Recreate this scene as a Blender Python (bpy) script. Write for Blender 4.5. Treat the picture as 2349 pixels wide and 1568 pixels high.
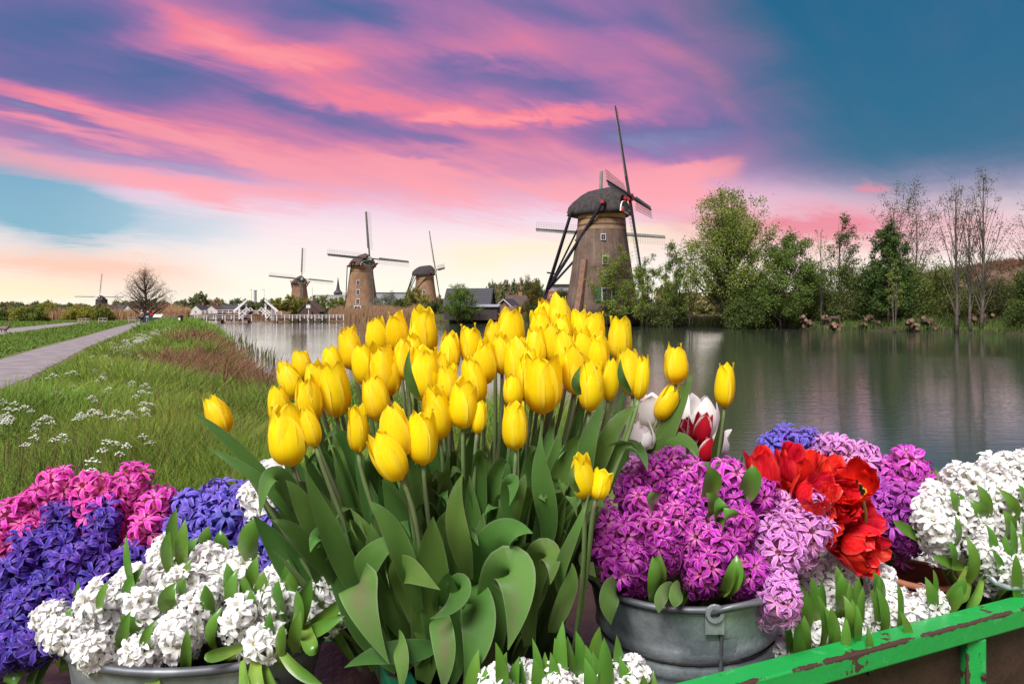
import bpy, math, random
import numpy as np
from mathutils import Vector, Matrix, Quaternion

for _o in list(bpy.data.objects):
    bpy.data.objects.remove(_o)
scene = bpy.context.scene
COL = scene.collection
V = Vector
R = math.radians
# the photograph measured on a 2349 x 1568 grid; eye height above the path, focal length in grid units
F, CX, HY, H = 1566.0, 1174.5, 712.0, 1.65
WATER_Z = -0.6


def P(px, py, d):
    return V(((px - CX) / F * d, d, H - (py - HY) / F * d))


def G(px, py, z=0.0):
    return P(px, py, (H - z) * F / (py - HY))


# ---------------------------------------------------------------- camera
cam_d = bpy.data.cameras.new("camera")
cam = bpy.data.objects.new("camera", cam_d)
COL.objects.link(cam)
cam.location = (0, 0, H)
cam.rotation_euler = (R(90), 0, 0)
cam_d.sensor_width = 36
cam_d.lens = 24.0
cam_d.shift_y = -(784 - HY) / 2349
cam_d.clip_start = 0.05
cam_d.clip_end = 9000
scene.camera = cam

# ---------------------------------------------------------------- colour management
scene.view_settings.view_transform = 'Standard'
scene.view_settings.look = 'None'
scene.view_settings.gamma = 1
scene.view_settings.exposure = 0.82
scene.view_settings.use_curve_mapping = False
scene.cycles.use_denoising = True
scene.cycles.max_bounces = 8
scene.cycles.transparent_max_bounces = 8
scene.cycles.caustics_reflective = False
scene.cycles.caustics_refractive = False


def lin(r, g, b):
    f = lambda c: c / 255 / 12.92 if c / 255 <= 0.04045 else ((c / 255 + 0.055) / 1.055) ** 2.4
    return (f(r), f(g), f(b))


# ---------------------------------------------------------------- node helper
class NT:
    def __init__(self, tree):
        self.t = tree

    def n(self, typ, **kw):
        nd = self.t.nodes.new(typ)
        for k, v in kw.items():
            setattr(nd, k, v)
        return nd

    def put(self, sock, val):
        if isinstance(val, bpy.types.NodeSocket):
            self.t.links.new(val, sock)
        elif val is not None:
            if hasattr(sock.default_value, '__len__') and len(sock.default_value) == 4 and len(val) == 3:
                val = (*val, 1)
            sock.default_value = val

    def m(self, op, a, b=None, c=None, clamp=False):
        nd = self.n('ShaderNodeMath', operation=op, use_clamp=clamp)
        for i, x in enumerate((a, b, c)):
            if x is not None:
                self.put(nd.inputs[i], x)
        return nd.outputs[0]

    def mix(self, fac, a, b, blend='MIX'):
        nd = self.n('ShaderNodeMix', data_type='RGBA', blend_type=blend)
        self.put(nd.inputs[0], fac)
        self.put(nd.inputs[6], a)
        self.put(nd.inputs[7], b)
        return nd.outputs[2]

    def ramp(self, fac, stops, interp='LINEAR'):
        nd = self.n('ShaderNodeValToRGB')
        nd.color_ramp.interpolation = interp
        el = nd.color_ramp.elements
        while len(el) < len(stops):
            el.new(0.5)
        for e, (p, c) in zip(el, stops):
            e.position = p
            e.color = (*c, 1) if hasattr(c, '__len__') else (c, c, c, 1)
        self.put(nd.inputs[0], fac)
        return nd.outputs[0]

    def noise(self, vec, scale, detail=4, rough=0.55, dist=0.0, lac=2.0):
        nd = self.n('ShaderNodeTexNoise')
        self.put(nd.inputs['Vector'], vec)
        nd.inputs['Scale'].default_value = scale
        nd.inputs['Detail'].default_value = detail
        nd.inputs['Roughness'].default_value = rough
        nd.inputs['Distortion'].default_value = dist
        nd.inputs['Lacunarity'].default_value = lac
        return nd

    def sep(self, v):
        nd = self.n('ShaderNodeSeparateXYZ')
        self.put(nd.inputs[0], v)
        return nd.outputs

    def comb(self, x, y, z):
        nd = self.n('ShaderNodeCombineXYZ')
        for i, s in enumerate((x, y, z)):
            self.put(nd.inputs[i], s)
        return nd.outputs[0]

    def step(self, x, lo, hi):
        nd = self.n('ShaderNodeMapRange', interpolation_type='SMOOTHSTEP')
        self.put(nd.inputs[0], x)
        nd.inputs[1].default_value = lo
        nd.inputs[2].default_value = hi
        return nd.outputs[0]


# ---------------------------------------------------------------- sky (world)
world = bpy.data.worlds.new("World")
scene.world = world
world.use_nodes = True
wt = world.node_tree
wt.nodes.clear()
w = NT(wt)
gen = w.n('ShaderNodeTexCoord').outputs['Generated']
sx, sy, sz = w.sep(gen)
az = w.m('MULTIPLY', w.m('ARCTAN2', sx, sy), 180 / math.pi)
el = w.m('MULTIPLY', w.m('ARCSINE', sz), 180 / math.pi)
# cloud sheet seen in perspective: bands run towards the right of the view
zz = w.m('ADD', w.m('MAXIMUM', sz, 0.0), 0.10)
qx = w.m('DIVIDE', sx, zz)
qy = w.m('DIVIDE', sy, zz)
th = R(42)
along = w.m('ADD', w.m('MULTIPLY', qx, math.sin(th)), w.m('MULTIPLY', qy, math.cos(th)))
across = w.m('SUBTRACT', w.m('MULTIPLY', qx, math.cos(th)), w.m('MULTIPLY', qy, math.sin(th)))
n1 = w.noise(w.comb(w.m('MULTIPLY', along, 0.42), w.m('MULTIPLY', across, 1.5), 3.7), 1.0, 5, 0.52, 0.5).outputs[0]
n2 = w.noise(w.comb(w.m('MULTIPLY', along, 0.9), w.m('MULTIPLY', across, 3.2), 9.1), 1.3, 6, 0.55, 0.8).outputs[0]
nw = w.noise(w.comb(w.m('MULTIPLY', az, 0.03), w.m('MULTIPLY', el, 0.12), 0.0), 1.6, 5, 0.6, 0.3)
wx, wy, wz = w.sep(nw.outputs[1])
azw = w.m('ADD', az, w.m('MULTIPLY', w.m('SUBTRACT', wx, 0.5), 9.0))
n3 = w.noise(w.comb(w.m('MULTIPLY', along, 1.6), w.m('MULTIPLY', across, 4.5), 2.3), 1.5, 6, 0.6, 1.4).outputs[0]
elw = w.m('ADD', w.m('ADD', el, w.m('MULTIPLY', w.m('SUBTRACT', wy, 0.5), 5.0)), w.m('MULTIPLY', w.m('SUBTRACT', n3, 0.5), 1.5))


def ae(px, py):
    a = math.atan2(px - CX, F)
    e = math.atan2(HY - py, math.hypot(F, px - CX))
    return math.degrees(a), math.degrees(e)


def streak(x0, y0, x1, y1, wid, gain=1.0, soft=1.0):
    a0, e0 = ae(x0, y0)
    a1, e1 = ae(x1, y1)
    ca, ce = (a0 + a1) / 2, (e0 + e1) / 2
    L = math.hypot(a1 - a0, e1 - e0) / 2
    ux, uy = (a1 - a0) / 2 / L, (e1 - e0) / 2 / L
    wd = wid / F * 57.3
    dx = w.m('SUBTRACT', azw, ca)
    dy = w.m('SUBTRACT', elw, ce)
    p = w.m('MULTIPLY', w.m('ADD', w.m('MULTIPLY', dx, ux), w.m('MULTIPLY', dy, uy)), 1 / (L * 1.15))
    q = w.m('MULTIPLY', w.m('SUBTRACT', w.m('MULTIPLY', dy, ux), w.m('MULTIPLY', dx, uy)), 1 / wd)
    r2 = w.m('ADD', w.m('MULTIPLY', w.m('MULTIPLY', p, p), w.m('MULTIPLY', p, p)), w.m('MULTIPLY', q, q))
    return w.m('MULTIPLY', w.m('EXPONENT', w.m('MULTIPLY', r2, -1.0 / soft)), gain)


def total(lst):
    t = None
    for s in lst:
        k = streak(*s)
        t = k if t is None else w.m('ADD', t, k)
    return t


E = lambda y: math.degrees(math.atan((HY - y) / F)) / 60.0
base = w.ramp(w.m('DIVIDE', el, 60.0), [
    (0.0, lin(255, 252, 236)), (E(655), lin(255, 250, 234)), (E(600), lin(252, 242, 236)), (E(540), lin(250, 232, 236)),
    (E(470), lin(240, 206, 228)), (E(390), lin(194, 146, 192)), (E(300), lin(158, 114, 168)), (E(190), lin(130, 98, 156)),
    (E(60), lin(112, 90, 152)), (0.62, lin(84, 92, 140)), (1.0, lin(96, 112, 150))])
dark = total([
    (-60, 120, 420, 200, 50, 1.0), (-60, 10, 260, 60, 50, .9), (-20, 212, 260, 300, 16, 1.1), (250, 345, 560, 408, 15, 1.0), (600, 215, 860, 270, 24, .8),
    (860, 300, 1060, 345, 18, .8), (620, -5, 900, 45, 30, .8), (1010, 150, 1300, 215, 24, .6), (1340, 330, 1640, 290, 34, .7), (330, 150, 620, 215, 26, .6),
    (30, 300, 260, 350, 16, .7), (1150, 10, 1500, 60, 30, .5), (860, 360, 1020, 385, 12, .5)])
hot = total([
    (-60, 165, 600, 345, 22, 1.25), (-40, 345, 470, 455, 28, 1.1), (430, 440, 900, 430, 40, .5), (330, 15, 560, 75, 24, .9),
    (390, 85, 800, 135, 24, 1.25), (560, 335, 1040, 405, 38, .9), (700, 185, 1120, 245, 26, .8), (930, 264, 1080, 245, 13, 1.3),
    (1050, 262, 1440, 252, 13, 1.2), (980, 440, 1640, 420, 44, .8), (1530, 395, 1690, 372, 20, 1.3), (1250, 470, 1620, 460, 30, .5), (-20, 250, 330, 335, 12, .8),
    (1100, 60, 1650, 175, 90, .42), (1080, 330, 1500, 380, 40, .5), (820, 100, 1200, 130, 30, .45)])
val = w.m('ADD', w.m('ADD', 0.43, w.m('MULTIPLY', w.m('SUBTRACT', hot, w.m('MULTIPLY', dark, 0.85)), 0.36)),
          w.m('ADD', w.m('MULTIPLY', w.m('SUBTRACT', n1, 0.5), 0.62), w.m('ADD', w.m('MULTIPLY', w.m('SUBTRACT', n2, 0.5), 0.40), w.m('MULTIPLY', w.m('SUBTRACT', n3, 0.5), 0.13))))
cloud = w.ramp(val, [(0.08, lin(80, 108, 158)), (0.26, lin(112, 110, 164)), (0.42, lin(158, 116, 170)), (0.58, lin(204, 126, 168)),
                     (0.74, lin(242, 132, 156)), (0.95, lin(255, 152, 160))])
c = w.mix(w.m('MULTIPLY', w.step(elw, 6.5, 16.5), 0.94), base, cloud)
# lower down the same streaks are paler, lit through thin cloud
low = w.m('MULTIPLY', w.step(val, 0.42, 0.85), w.m('MULTIPLY', w.step(elw, 3.0, 8.0), w.m('SUBTRACT', 1.0, w.step(elw, 10.0, 16.0))))
c = w.mix(w.m('MULTIPLY', low, 0.8), c, lin(255, 164, 172))
blu = w.m('MULTIPLY', w.step(val, 0.36, 0.08), w.m('MULTIPLY', w.step(elw, 4.0, 8.0), w.m('SUBTRACT', 1.0, w.step(elw, 11.0, 17.0))))
c = w.mix(w.m('MULTIPLY', blu, 0.6), c, lin(168, 170, 208))
sal = w.m('MULTIPLY', total([(1480, 505, 2000, 545, 40, .8), (1700, 500, 2380, 540, 46, .55), (1950, 426, 2030, 420, 11, .8)]), w.m('ADD', 0.4, n2), clamp=True)
right = w.m('MULTIPLY', w.step(w.m('ADD', azw, w.m('MULTIPLY', el, 0.62)), 21, 36), w.step(elw, 4.0, 12.5))
teal = w.mix(w.step(el, 8, 24), lin(48, 114, 144), lin(0, 102, 138))
# the clear patch on that side ends again further round
right = w.m('MULTIPLY', right, w.m('SUBTRACT', 1.0, w.step(az, 55, 110)))
c = w.mix(w.m('MULTIPLY', right, 0.93), c, teal)
gap = w.m('MULTIPLY', total([(-90, 395, 210, 480, 52, 1.1), (60, 480, 520, 545, 34, .75), (-60, 470, 260, 530, 50, .7)]), 1.0, clamp=True)
c = w.mix(w.m('MULTIPLY', gap, 0.8), c, w.mix(w.step(az, -36, -18), lin(78, 168, 196), lin(182, 216, 232)))
c = w.mix(sal, c, lin(236, 146, 164))
peach = total([(-60, 585, 420, 605, 24, .75), (-60, 640, 500, 650, 36, .4), (1480, 560, 2000, 600, 36, .35)])
c = w.mix(w.m('MULTIPLY', peach, 1.0, clamp=True), c, lin(252, 202, 180))
yel = total([(1020, 600, 1520, 545, 30, .55), (-60, 670, 200, 660, 24, .45)])
c = w.mix(w.m('MULTIPLY', yel, 1.0, clamp=True), c, lin(255, 243, 190))
# behind and beside the view: the same pink-and-lilac cloud sheet goes on
beh = w.m('MULTIPLY', w.step(w.m('ABSOLUTE', az), 40, 70), w.m('MULTIPLY', w.step(n1, 0.48, 0.68), w.step(el, 2, 14)))
over = w.m('MULTIPLY', w.step(el, 26, 40), w.step(n1, 0.45, 0.7))
c = w.mix(w.m('MULTIPLY', w.m('MAXIMUM', beh, over), 0.55), c, lin(226, 150, 180))
ground_c = w.step(el, -1.5, -0.2)
c = w.mix(ground_c, lin(120, 125, 105), c)
bg = w.n('ShaderNodeBackground')
w.put(bg.inputs[0], c)
bg.inputs[1].default_value = 0.585
out = w.n('ShaderNodeOutputWorld')
wt.links.new(bg.outputs[0], out.inputs[0])

# ---------------------------------------------------------------- sun (veiled, soft, behind the viewer)
sun_d = bpy.data.lights.new("sun", 'SUN')
sun = bpy.data.objects.new("sun", sun_d)
COL.objects.link(sun)
sun_d.energy = 3.5
sun_d.angle = R(26)
sun_d.color = (1.0, 0.98, 0.95)
sun.rotation_euler = V((0.28, 0.56, -0.80)).to_track_quat('-Z', 'Y').to_euler()
sun.location = (0, -5, 30)


# ---------------------------------------------------------------- materials
MATS = {}


def mat(name, col, rough=0.6, col2=None, ns=6.0, det=4, bump=0.0, bs=30.0, spec=0.35, metal=0.0, trans=0.0, rand=0.0,
        attr=False, lo=0.35, hi=0.65, stretch=(1, 1, 1), build=None):
    """procedural material: two noise-mixed colours, optional vertex tint, per-object variation, bump and translucency"""
    if name in MATS:
        return MATS[name]
    m = bpy.data.materials.new(name)
    m.use_nodes = True
    t = m.node_tree
    t.nodes.clear()
    k = NT(t)
    tc = k.n('ShaderNodeTexCoord').outputs['Object']
    mp = k.n('ShaderNodeMapping')
    k.put(mp.inputs[0], tc)
    mp.inputs[3].default_value = stretch
    vec = mp.outputs[0]
    if attr:
        a = k.n('ShaderNodeAttribute', attribute_name='Col')
        c = a.outputs[0]
    else:
        c = (*col, 1)
        a = None
    if build:
        c = build(k, vec)
    elif col2 is not None:
        f = k.step(k.noise(vec, ns, det).outputs[0], lo, hi)
        c = k.mix(f, c if attr else (*col, 1), (*col2, 1))
    if rand:
        oi = k.n('ShaderNodeObjectInfo').outputs['Random']
        hs = k.n('ShaderNodeHueSaturation')
        k.put(hs.inputs['Hue'], k.m('ADD', 0.5 - rand * 0.05, k.m('MULTIPLY', oi, rand * 0.1)))
        k.put(hs.inputs['Value'], k.m('ADD', 1 - rand * 0.5, k.m('MULTIPLY', k.m('FRACT', k.m('MULTIPLY', oi, 7.31)), rand)))
        k.put(hs.inputs['Color'], c)
        c = hs.outputs[0]
    b = k.n('ShaderNodeBsdfPrincipled')
    k.put(b.inputs['Base Color'], c)
    b.inputs['Roughness'].default_value = rough
    b.inputs['Specular IOR Level'].default_value = spec
    b.inputs['Metallic'].default_value = metal
    if bump:
        bp = k.n('ShaderNodeBump')
        bp.inputs['Strength'].default_value = bump
        bp.inputs['Distance'].default_value = 0.02
        k.put(bp.inputs['Height'], getattr(k, 'vein', None) or k.noise(vec, bs, 5).outputs[0])
        if hasattr(k, 'vein'):
            bp.inputs['Distance'].default_value = 0.0012
        t.links.new(bp.outputs[0], b.inputs['Normal'])
    sh = b.outputs[0]
    if trans:
        tr = k.n('ShaderNodeBsdfTranslucent')
        k.put(tr.inputs[0], c)
        ms = k.n('ShaderNodeMixShader')
        ms.inputs[0].default_value = trans
        t.links.new(b.outputs[0], ms.inputs[1])
        t.links.new(tr.outputs[0], ms.inputs[2])
        sh = ms.outputs[0]
    o = k.n('ShaderNodeOutputMaterial')
    t.links.new(sh, o.inputs[0])
    MATS[name] = m
    return m


# ---------------------------------------------------------------- mesh helpers
def tag(o, label=None, cat=None, group=None, kind=None):
    if label:
        o['label'] = label
    if cat:
        o['category'] = cat
    if group:
        o['group'] = group
    if kind:
        o['kind'] = kind
    return o


def thing(name, loc, label, cat, group=None, rz=0.0, sc=1.0):
    o = bpy.data.objects.new(name, None)
    o.empty_display_size = 0.1
    COL.objects.link(o)
    o.location = loc
    o.rotation_euler = (0, 0, rz)
    o.scale = (sc, sc, sc)
    return tag(o, label, cat, group)


def inst(name, me, parent=None, mtx=None):
    o = bpy.data.objects.new(name, me)
    COL.objects.link(o)
    o.parent = parent
    if mtx is not None:
        o.matrix_local = mtx
    return o


class MB:
    def __init__(self):
        self.v, self.f, self.c = [], [], []

    def add(self, vs, fs, cs=None):
        n = len(self.v)
        self.v += [tuple(x) for x in vs]
        self.f += [tuple(i + n for i in f) for f in fs]
        if cs is not None:
            self.c += cs
        return self

    def box(self, c, s, rot=None):
        c = V(c)
        h = V(s) / 2
        pts = [V((x * h.x, y * h.y, z * h.z)) for z in (-1, 1) for y in (-1, 1) for x in (-1, 1)]
        if rot is not None:
            pts = [rot @ p for p in pts]
        return self.add([p + c for p in pts],
                        [(0, 2, 3, 1), (4, 5, 7, 6), (0, 1, 5, 4), (2, 6, 7, 3), (1, 3, 7, 5), (0, 4, 6, 2)])

    def beam(self, a, b, wd, hg, up=(0, 0, 1), taper=1.0):
        """square-section bar from a to b"""
        a, b = V(a), V(b)
        t = (b - a).normalized()
        s = t.cross(V(up))
        if s.length < 1e-4:
            s = t.cross(V((1, 0, 0)))
        s.normalize()
        u = s.cross(t)
        vs = []
        for p, k in ((a, 1.0), (b, taper)):
            for x, y in ((-1, -1), (1, -1), (1, 1), (-1, 1)):
                vs.append(p + s * x * wd * k / 2 + u * y * hg * k / 2)
        return self.add(vs, [(0, 3, 2, 1), (4, 5, 6, 7), (0, 1, 5, 4), (1, 2, 6, 5), (2, 3, 7, 6), (3, 0, 4, 7)])

    def tube(self, pts, rad, n=6, cap=True):
        pts = [V(p) for p in pts]
        if not hasattr(rad, '__len__'):
            rad = [rad] * len(pts)
        b0 = len(self.v)
        prev = None
        for i, p in enumerate(pts):
            t = (pts[min(i + 1, len(pts) - 1)] - pts[max(i - 1, 0)])
            if t.length < 1e-9:
                t = V((0, 0, 1))
            t.normalize()
            if prev is None:
                s = t.cross(V((0.31, 0.95, 0.1)))
                if s.length < 1e-3:
                    s = t.cross(V((1, 0, 0)))
            else:
                s = prev - t * prev.dot(t)
            s.normalize()
            prev = s
            u = t.cross(s)
            for k in range(n):
                a = 2 * math.pi * k / n
                self.v.append(tuple(p + (s * math.cos(a) + u * math.sin(a)) * rad[i]))
        for i in range(len(pts) - 1):
            for k in range(n):
                a, b = b0 + i * n + k, b0 + i * n + (k + 1) % n
                self.f.append((a, b, b + n, a + n))
        if cap:
            self.f.append(tuple(b0 + k for k in reversed(range(n))))
            e = b0 + (len(pts) - 1) * n
            self.f.append(tuple(e + k for k in range(n)))
        return self

    def lathe(self, prof, n=24, mtx=None, ex=1.0, cap=True):
        b0 = len(self.v)
        for r, z in prof:
            for k in range(n):
                a = 2 * math.pi * (k + 0.5) / n
                p = V((r * math.cos(a), r * ex * math.sin(a), z))
                self.v.append(tuple(mtx @ p if mtx else p))
        for i in range(len(prof) - 1):
            for k in range(n):
                a, b = b0 + i * n + k, b0 + i * n + (k + 1) % n
                self.f.append((a, b, b + n, a + n))
        if cap:
            self.f.append(tuple(b0 + k for k in reversed(range(n))))
            e = b0 + (len(prof) - 1) * n
            self.f.append(tuple(e + k for k in range(n)))
        return self

    def ball(self, c, r, n=8, m=6, sq=(1, 1, 1), jit=0.0, rng=random):
        c = V(c)
        vs, fs = [], []
        for i in range(1, m):
            for k in range(n):
                a, b = math.pi * i / m, 2 * math.pi * k / n
                j = 1 + rng.uniform(-jit, jit)
                vs.append(c + V((math.sin(a) * math.cos(b) * sq[0], math.sin(a) * math.sin(b) * sq[1], math.cos(a) * sq[2])) * r * j)
        t, bt = len(vs), len(vs) + 1
        vs += [c + V((0, 0, r * sq[2])), c - V((0, 0, r * sq[2]))]
        for i in range(m - 2):
            for k in range(n):
                a, b = i * n + k, i * n + (k + 1) % n
                fs.append((a, a + n, b + n, b))
        for k in range(n):
            fs.append((t, k, (k + 1) % n))
            fs.append((bt, (m - 2) * n + (k + 1) % n, (m - 2) * n + k))
        return self.add(vs, fs)

    def mesh(self, name, material, smooth=False, org=None):
        me = bpy.data.meshes.new(name)
        vs = self.v if org is None else [(x - org[0], y - org[1], z - org[2]) for x, y, z in self.v]
        me.from_pydata(vs, [], self.f)
        if self.c:
            at = me.color_attributes.new('Col', 'FLOAT_COLOR', 'POINT')
            at.data.foreach_set('color', np.array(self.c, dtype=np.float32).ravel())
        if material:
            me.materials.append(material)
        if smooth:
            me.polygons.foreach_set('use_smooth', [True] * len(me.polygons))
        me.update()
        return me

    def build(self, name, material, parent=None, smooth=False, org=None, loc=None):
        """one object; org: subtract this world point (parts of a thing whose empty stands there)"""
        if parent is None and loc is not None:
            o = inst(name, self.mesh(name, material, smooth, org=loc))
            o.location = loc
            return o
        return inst(name, self.mesh(name, material, smooth, org=org), parent)


def tri_mesh(name, verts, tris, cols, material, smooth=False):
    """numpy arrays -> mesh; cols per vertex (N,3)"""
    me = bpy.data.meshes.new(name)
    me.vertices.add(len(verts))
    me.vertices.foreach_set('co', verts.astype(np.float32).ravel())
    me.loops.add(tris.size)
    me.loops.foreach_set('vertex_index', tris.astype(np.int32).ravel())
    me.polygons.add(len(tris))
    me.polygons.foreach_set('loop_start', np.arange(0, tris.size, 3, dtype=np.int32))
    if smooth:
        me.polygons.foreach_set('use_smooth', np.ones(len(tris), dtype=bool))
    me.update(calc_edges=True)
    if cols is not None:
        at = me.color_attributes.new('Col', 'FLOAT_COLOR', 'POINT')
        rgba = np.ones((len(verts), 4), dtype=np.float32)
        rgba[:, :3] = cols
        at.data.foreach_set('color', rgba.ravel())
    me.materials.append(material)
    return me


def blades(root, hgt, wid, lean, cols, rng, bend=0.5):
    """grass blades: root (N,3), height, width, lean vector (N,2) as share of the height; returns verts, tris, cols"""
    n = len(root)
    ang = rng.uniform(0, 2 * np.pi, n)
    side = np.stack([np.cos(ang), np.sin(ang) * 0.4, np.zeros(n)], 1)
    side /= np.linalg.norm(side, axis=1, keepdims=True)
    side *= wid[:, None] / 2
    ln = np.concatenate([lean, np.zeros((n, 1))], 1) * hgt[:, None]
    up = np.zeros((n, 3))
    up[:, 2] = hgt
    mid = root + up * 0.55 + ln * 0.3
    tip = root + up * (1 - bend * np.linalg.norm(lean, axis=1)[:, None] * 0.4) + ln
    v = np.stack([root - side, root + side, mid - side * 0.8, mid + side * 0.8, tip], 1).reshape(-1, 3)
    b = np.arange(n)[:, None] * 5
    t = np.concatenate([b + np.array([[0, 1, 3]]), b + np.array([[0, 3, 2]]), b + np.array([[2, 3, 4]])], 0)
    return v, t, np.repeat(cols, 5, axis=0)


def leaf_quads(ctr, size, cols, rng, aspect=0.55):
    """scattered small leaves: two triangles each with random orientation"""
    n = len(ctr)
    a = rng.normal(size=(n, 3))
    a /= np.linalg.norm(a, axis=1, keepdims=True)
    b = np.cross(a, rng.normal(size=(n, 3)))
    b /= np.linalg.norm(b, axis=1, keepdims=True)
    a = a * size[:, None] / 2
    b = b * size[:, None] * aspect / 2
    v = np.stack([ctr - a, ctr - b, ctr + a, ctr + b], 1).reshape(-1, 3)
    i = np.arange(n)[:, None] * 4
    t = np.concatenate([i + np.array([[0, 1, 2]]), i + np.array([[0, 2, 3]])], 0)
    return v, t, np.repeat(cols, 4, axis=0)


def bez(p, t):
    u = 1 - t
    return p[0] * u ** 3 + p[1] * 3 * u * u * t + p[2] * 3 * u * t * t + p[3] * t ** 3


ORD = ['', 'first', 'second', 'third', 'fourth', 'fifth', 'sixth', 'seventh', 'eighth', 'ninth', 'tenth', 'eleventh', 'twelfth',
       'thirteenth', 'fourteenth', 'fifteenth', 'sixteenth', 'seventeenth', 'eighteenth', 'nineteenth', 'twentieth',
       'twenty-first', 'twenty-second', 'twenty-third', 'twenty-fourth', 'twenty-fifth']
ROWS = {1: [''], 2: ['upper', 'lower'], 3: ['top', 'middle', 'bottom'], 4: ['top', 'upper middle', 'lower middle', 'bottom'],
        5: ['top', 'second', 'third', 'fourth', 'bottom'],
        6: ['top', 'second', 'third', 'fourth', 'fifth', 'bottom']}


def row_labels(pts, base, rows):
    """a label for each (px, py): its row from the top and its place along that row"""
    order = sorted(range(len(pts)), key=lambda i: pts[i][1])
    res = [None] * len(pts)
    per = math.ceil(len(pts) / rows)
    for r in range(rows):
        row = sorted(order[r * per:(r + 1) * per], key=lambda i: pts[i][0])
        for k, i in enumerate(row):
            where = '' if rows == 1 else ' in %s row' % ROWS[rows][r]
            res[i] = '%s, %s from left%s' % (base, ORD[k + 1], where)
    return res

# ================================================================ the setting: ground, water, paths, mound
CANAL = np.array([
    (400, -5), (120, 5.5), (60, 7.2), (12, 8.3), (5.8, 8.3), (2.2, 8.8), (-1.5, 10.6), (-4, 13), (-5.9, 16), (-8.4, 21.5), (-13, 32),
    (-19, 45), (-27, 63), (-37, 82), (-48, 106), (-58, 128), (-80, 180), (-130, 300), (-150, 330), (-120, 330), (-60, 230),
    (-46, 172), (-40, 153), (-26, 139), (-13, 126), (6, 112), (20, 98), (31, 91), (40, 77), (48, 64), (62, 55), (120, 40), (400, 30)], float)


def canal_sd(x, y):
    """signed distance to the water's edge, positive on land"""
    p = np.stack([x, y], -1)
    best = np.full(x.shape, 1e9)
    inside = np.zeros(x.shape, bool)
    n = len(CANAL)
    for i in range(n):
        a, b = CANAL[i], CANAL[(i + 1) % n]
        ab = b - a
        t = np.clip(((p - a) @ ab) / (ab @ ab), 0, 1)
        d = np.linalg.norm(p - a - t[..., None] * ab, axis=-1)
        best = np.minimum(best, d)
        cond = (a[1] > y) != (b[1] > y)
        with np.errstate(divide='ignore', invalid='ignore'):
            xi = a[0] + (y - a[1]) / (b[1] - a[1]) * ab[0]
        inside ^= cond & (x < xi)
    return np.where(inside, -best, best)


def ground_z(x, y):
    s = canal_sd(x, y) + 0.35 * np.sin(x * 0.9 + y * 0.37) * np.cos(y * 0.61 - x * 0.2) * np.clip(np.hypot(x, y) / 30, 0.3, 1)
    t = np.clip(s / 1.5, 0, 1)
    return np.where(s > 0, WATER_Z + 0.6 * (t * t * (3 - 2 * t)), np.maximum(WATER_Z + s * 0.7, -1.6))


angs = np.radians(np.concatenate([np.linspace(-62, 62, 460), np.linspace(66, 294, 58)]))
rads = np.concatenate([[0.25], np.geomspace(0.8, 5000, 270)])
A, RR = np.meshgrid(angs, rads)
gx, gy = RR * np.sin(A), RR * np.cos(A)
gz = ground_z(gx, gy)
na, nr = len(angs), len(rads)
gv = np.stack([gx, gy, gz], -1).reshape(-1, 3)
ii, jj = np.meshgrid(np.arange(nr - 1), np.arange(na), indexing='ij')
a0 = (ii * na + jj).ravel()
a1 = (ii * na + (jj + 1) % na).ravel()
gt = np.concatenate([np.stack([a0, a1, a1 + na], 1), np.stack([a0, a1 + na, a0 + na], 1)])
gv = np.concatenate([gv, [[0, 0, 0]]])
gt = np.concatenate([gt, np.stack([np.full(na, len(gv) - 1), (np.arange(na) + 1) % na, np.arange(na)], 1)])


def m_ground(k, vec):
    n1 = k.step(k.noise(vec, 0.35, 6, 0.6).outputs[0], 0.35, 0.7)
    n2 = k.step(k.noise(vec, 6.0, 5, 0.7).outputs[0], 0.3, 0.75)
    c = k.mix(n1, (0.105, 0.15, 0.036), (0.17, 0.18, 0.055))
    c = k.mix(k.m('MULTIPLY', n2, 0.55), c, (0.075, 0.07, 0.03))
    z = k.sep(k.n('ShaderNodeTexCoord').outputs['Object'])[2]
    return k.mix(k.step(z, -0.35, -0.04), (0.05, 0.04, 0.028), c)


M_ground = mat('ground_mat', (0, 0, 0), 0.95, bump=0.6, bs=14, spec=0.1, build=m_ground)
tag(inst('ground', tri_mesh('ground', gv, gt[:, ::-1], None, M_ground, True)), kind='structure')

# water: one still sheet with fine wind ripples
wm = bpy.data.materials.new('water_mat')
wm.use_nodes = True
wm.node_tree.nodes.clear()
k = NT(wm.node_tree)
tc = k.n('ShaderNodeTexCoord').outputs['Object']
mp = k.n('ShaderNodeMapping')
k.put(mp.inputs[0], tc)
mp.inputs[2].default_value = (0, 0, R(-12))
mp.inputs[3].default_value = (0.55, 2.0, 1)
r1 = k.noise(mp.outputs[0], 2.6, 3, 0.55).outputs[0]
r2 = k.noise(mp.outputs[0], 9.0, 2, 0.5).outputs[0]
calm = k.step(k.noise(tc, 0.035, 3, 0.5).outputs[0], 0.4, 0.62)
amp = k.m('ADD', 0.35, k.m('MULTIPLY', calm, 0.9))
hgt = k.m('MULTIPLY', k.m('ADD', r1, k.m('MULTIPLY', r2, 0.35)), amp)
bp = k.n('ShaderNodeBump')
bp.inputs['Strength'].default_value = 0.17
bp.inputs['Distance'].default_value = 0.055
k.put(bp.inputs['Height'], hgt)
b = k.n('ShaderNodeBsdfPrincipled')
b.inputs['Base Color'].default_value = (0.036, 0.050, 0.034, 1)
b.inputs['Roughness'].default_value = 0.05
b.inputs['IOR'].default_value = 1.48
b.inputs['Specular IOR Level'].default_value = 0.6
wm.node_tree.links.new(bp.outputs[0], b.inputs['Normal'])
o = k.n('ShaderNodeOutputMaterial')
wm.node_tree.links.new(b.outputs[0], o.inputs[0])
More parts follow.
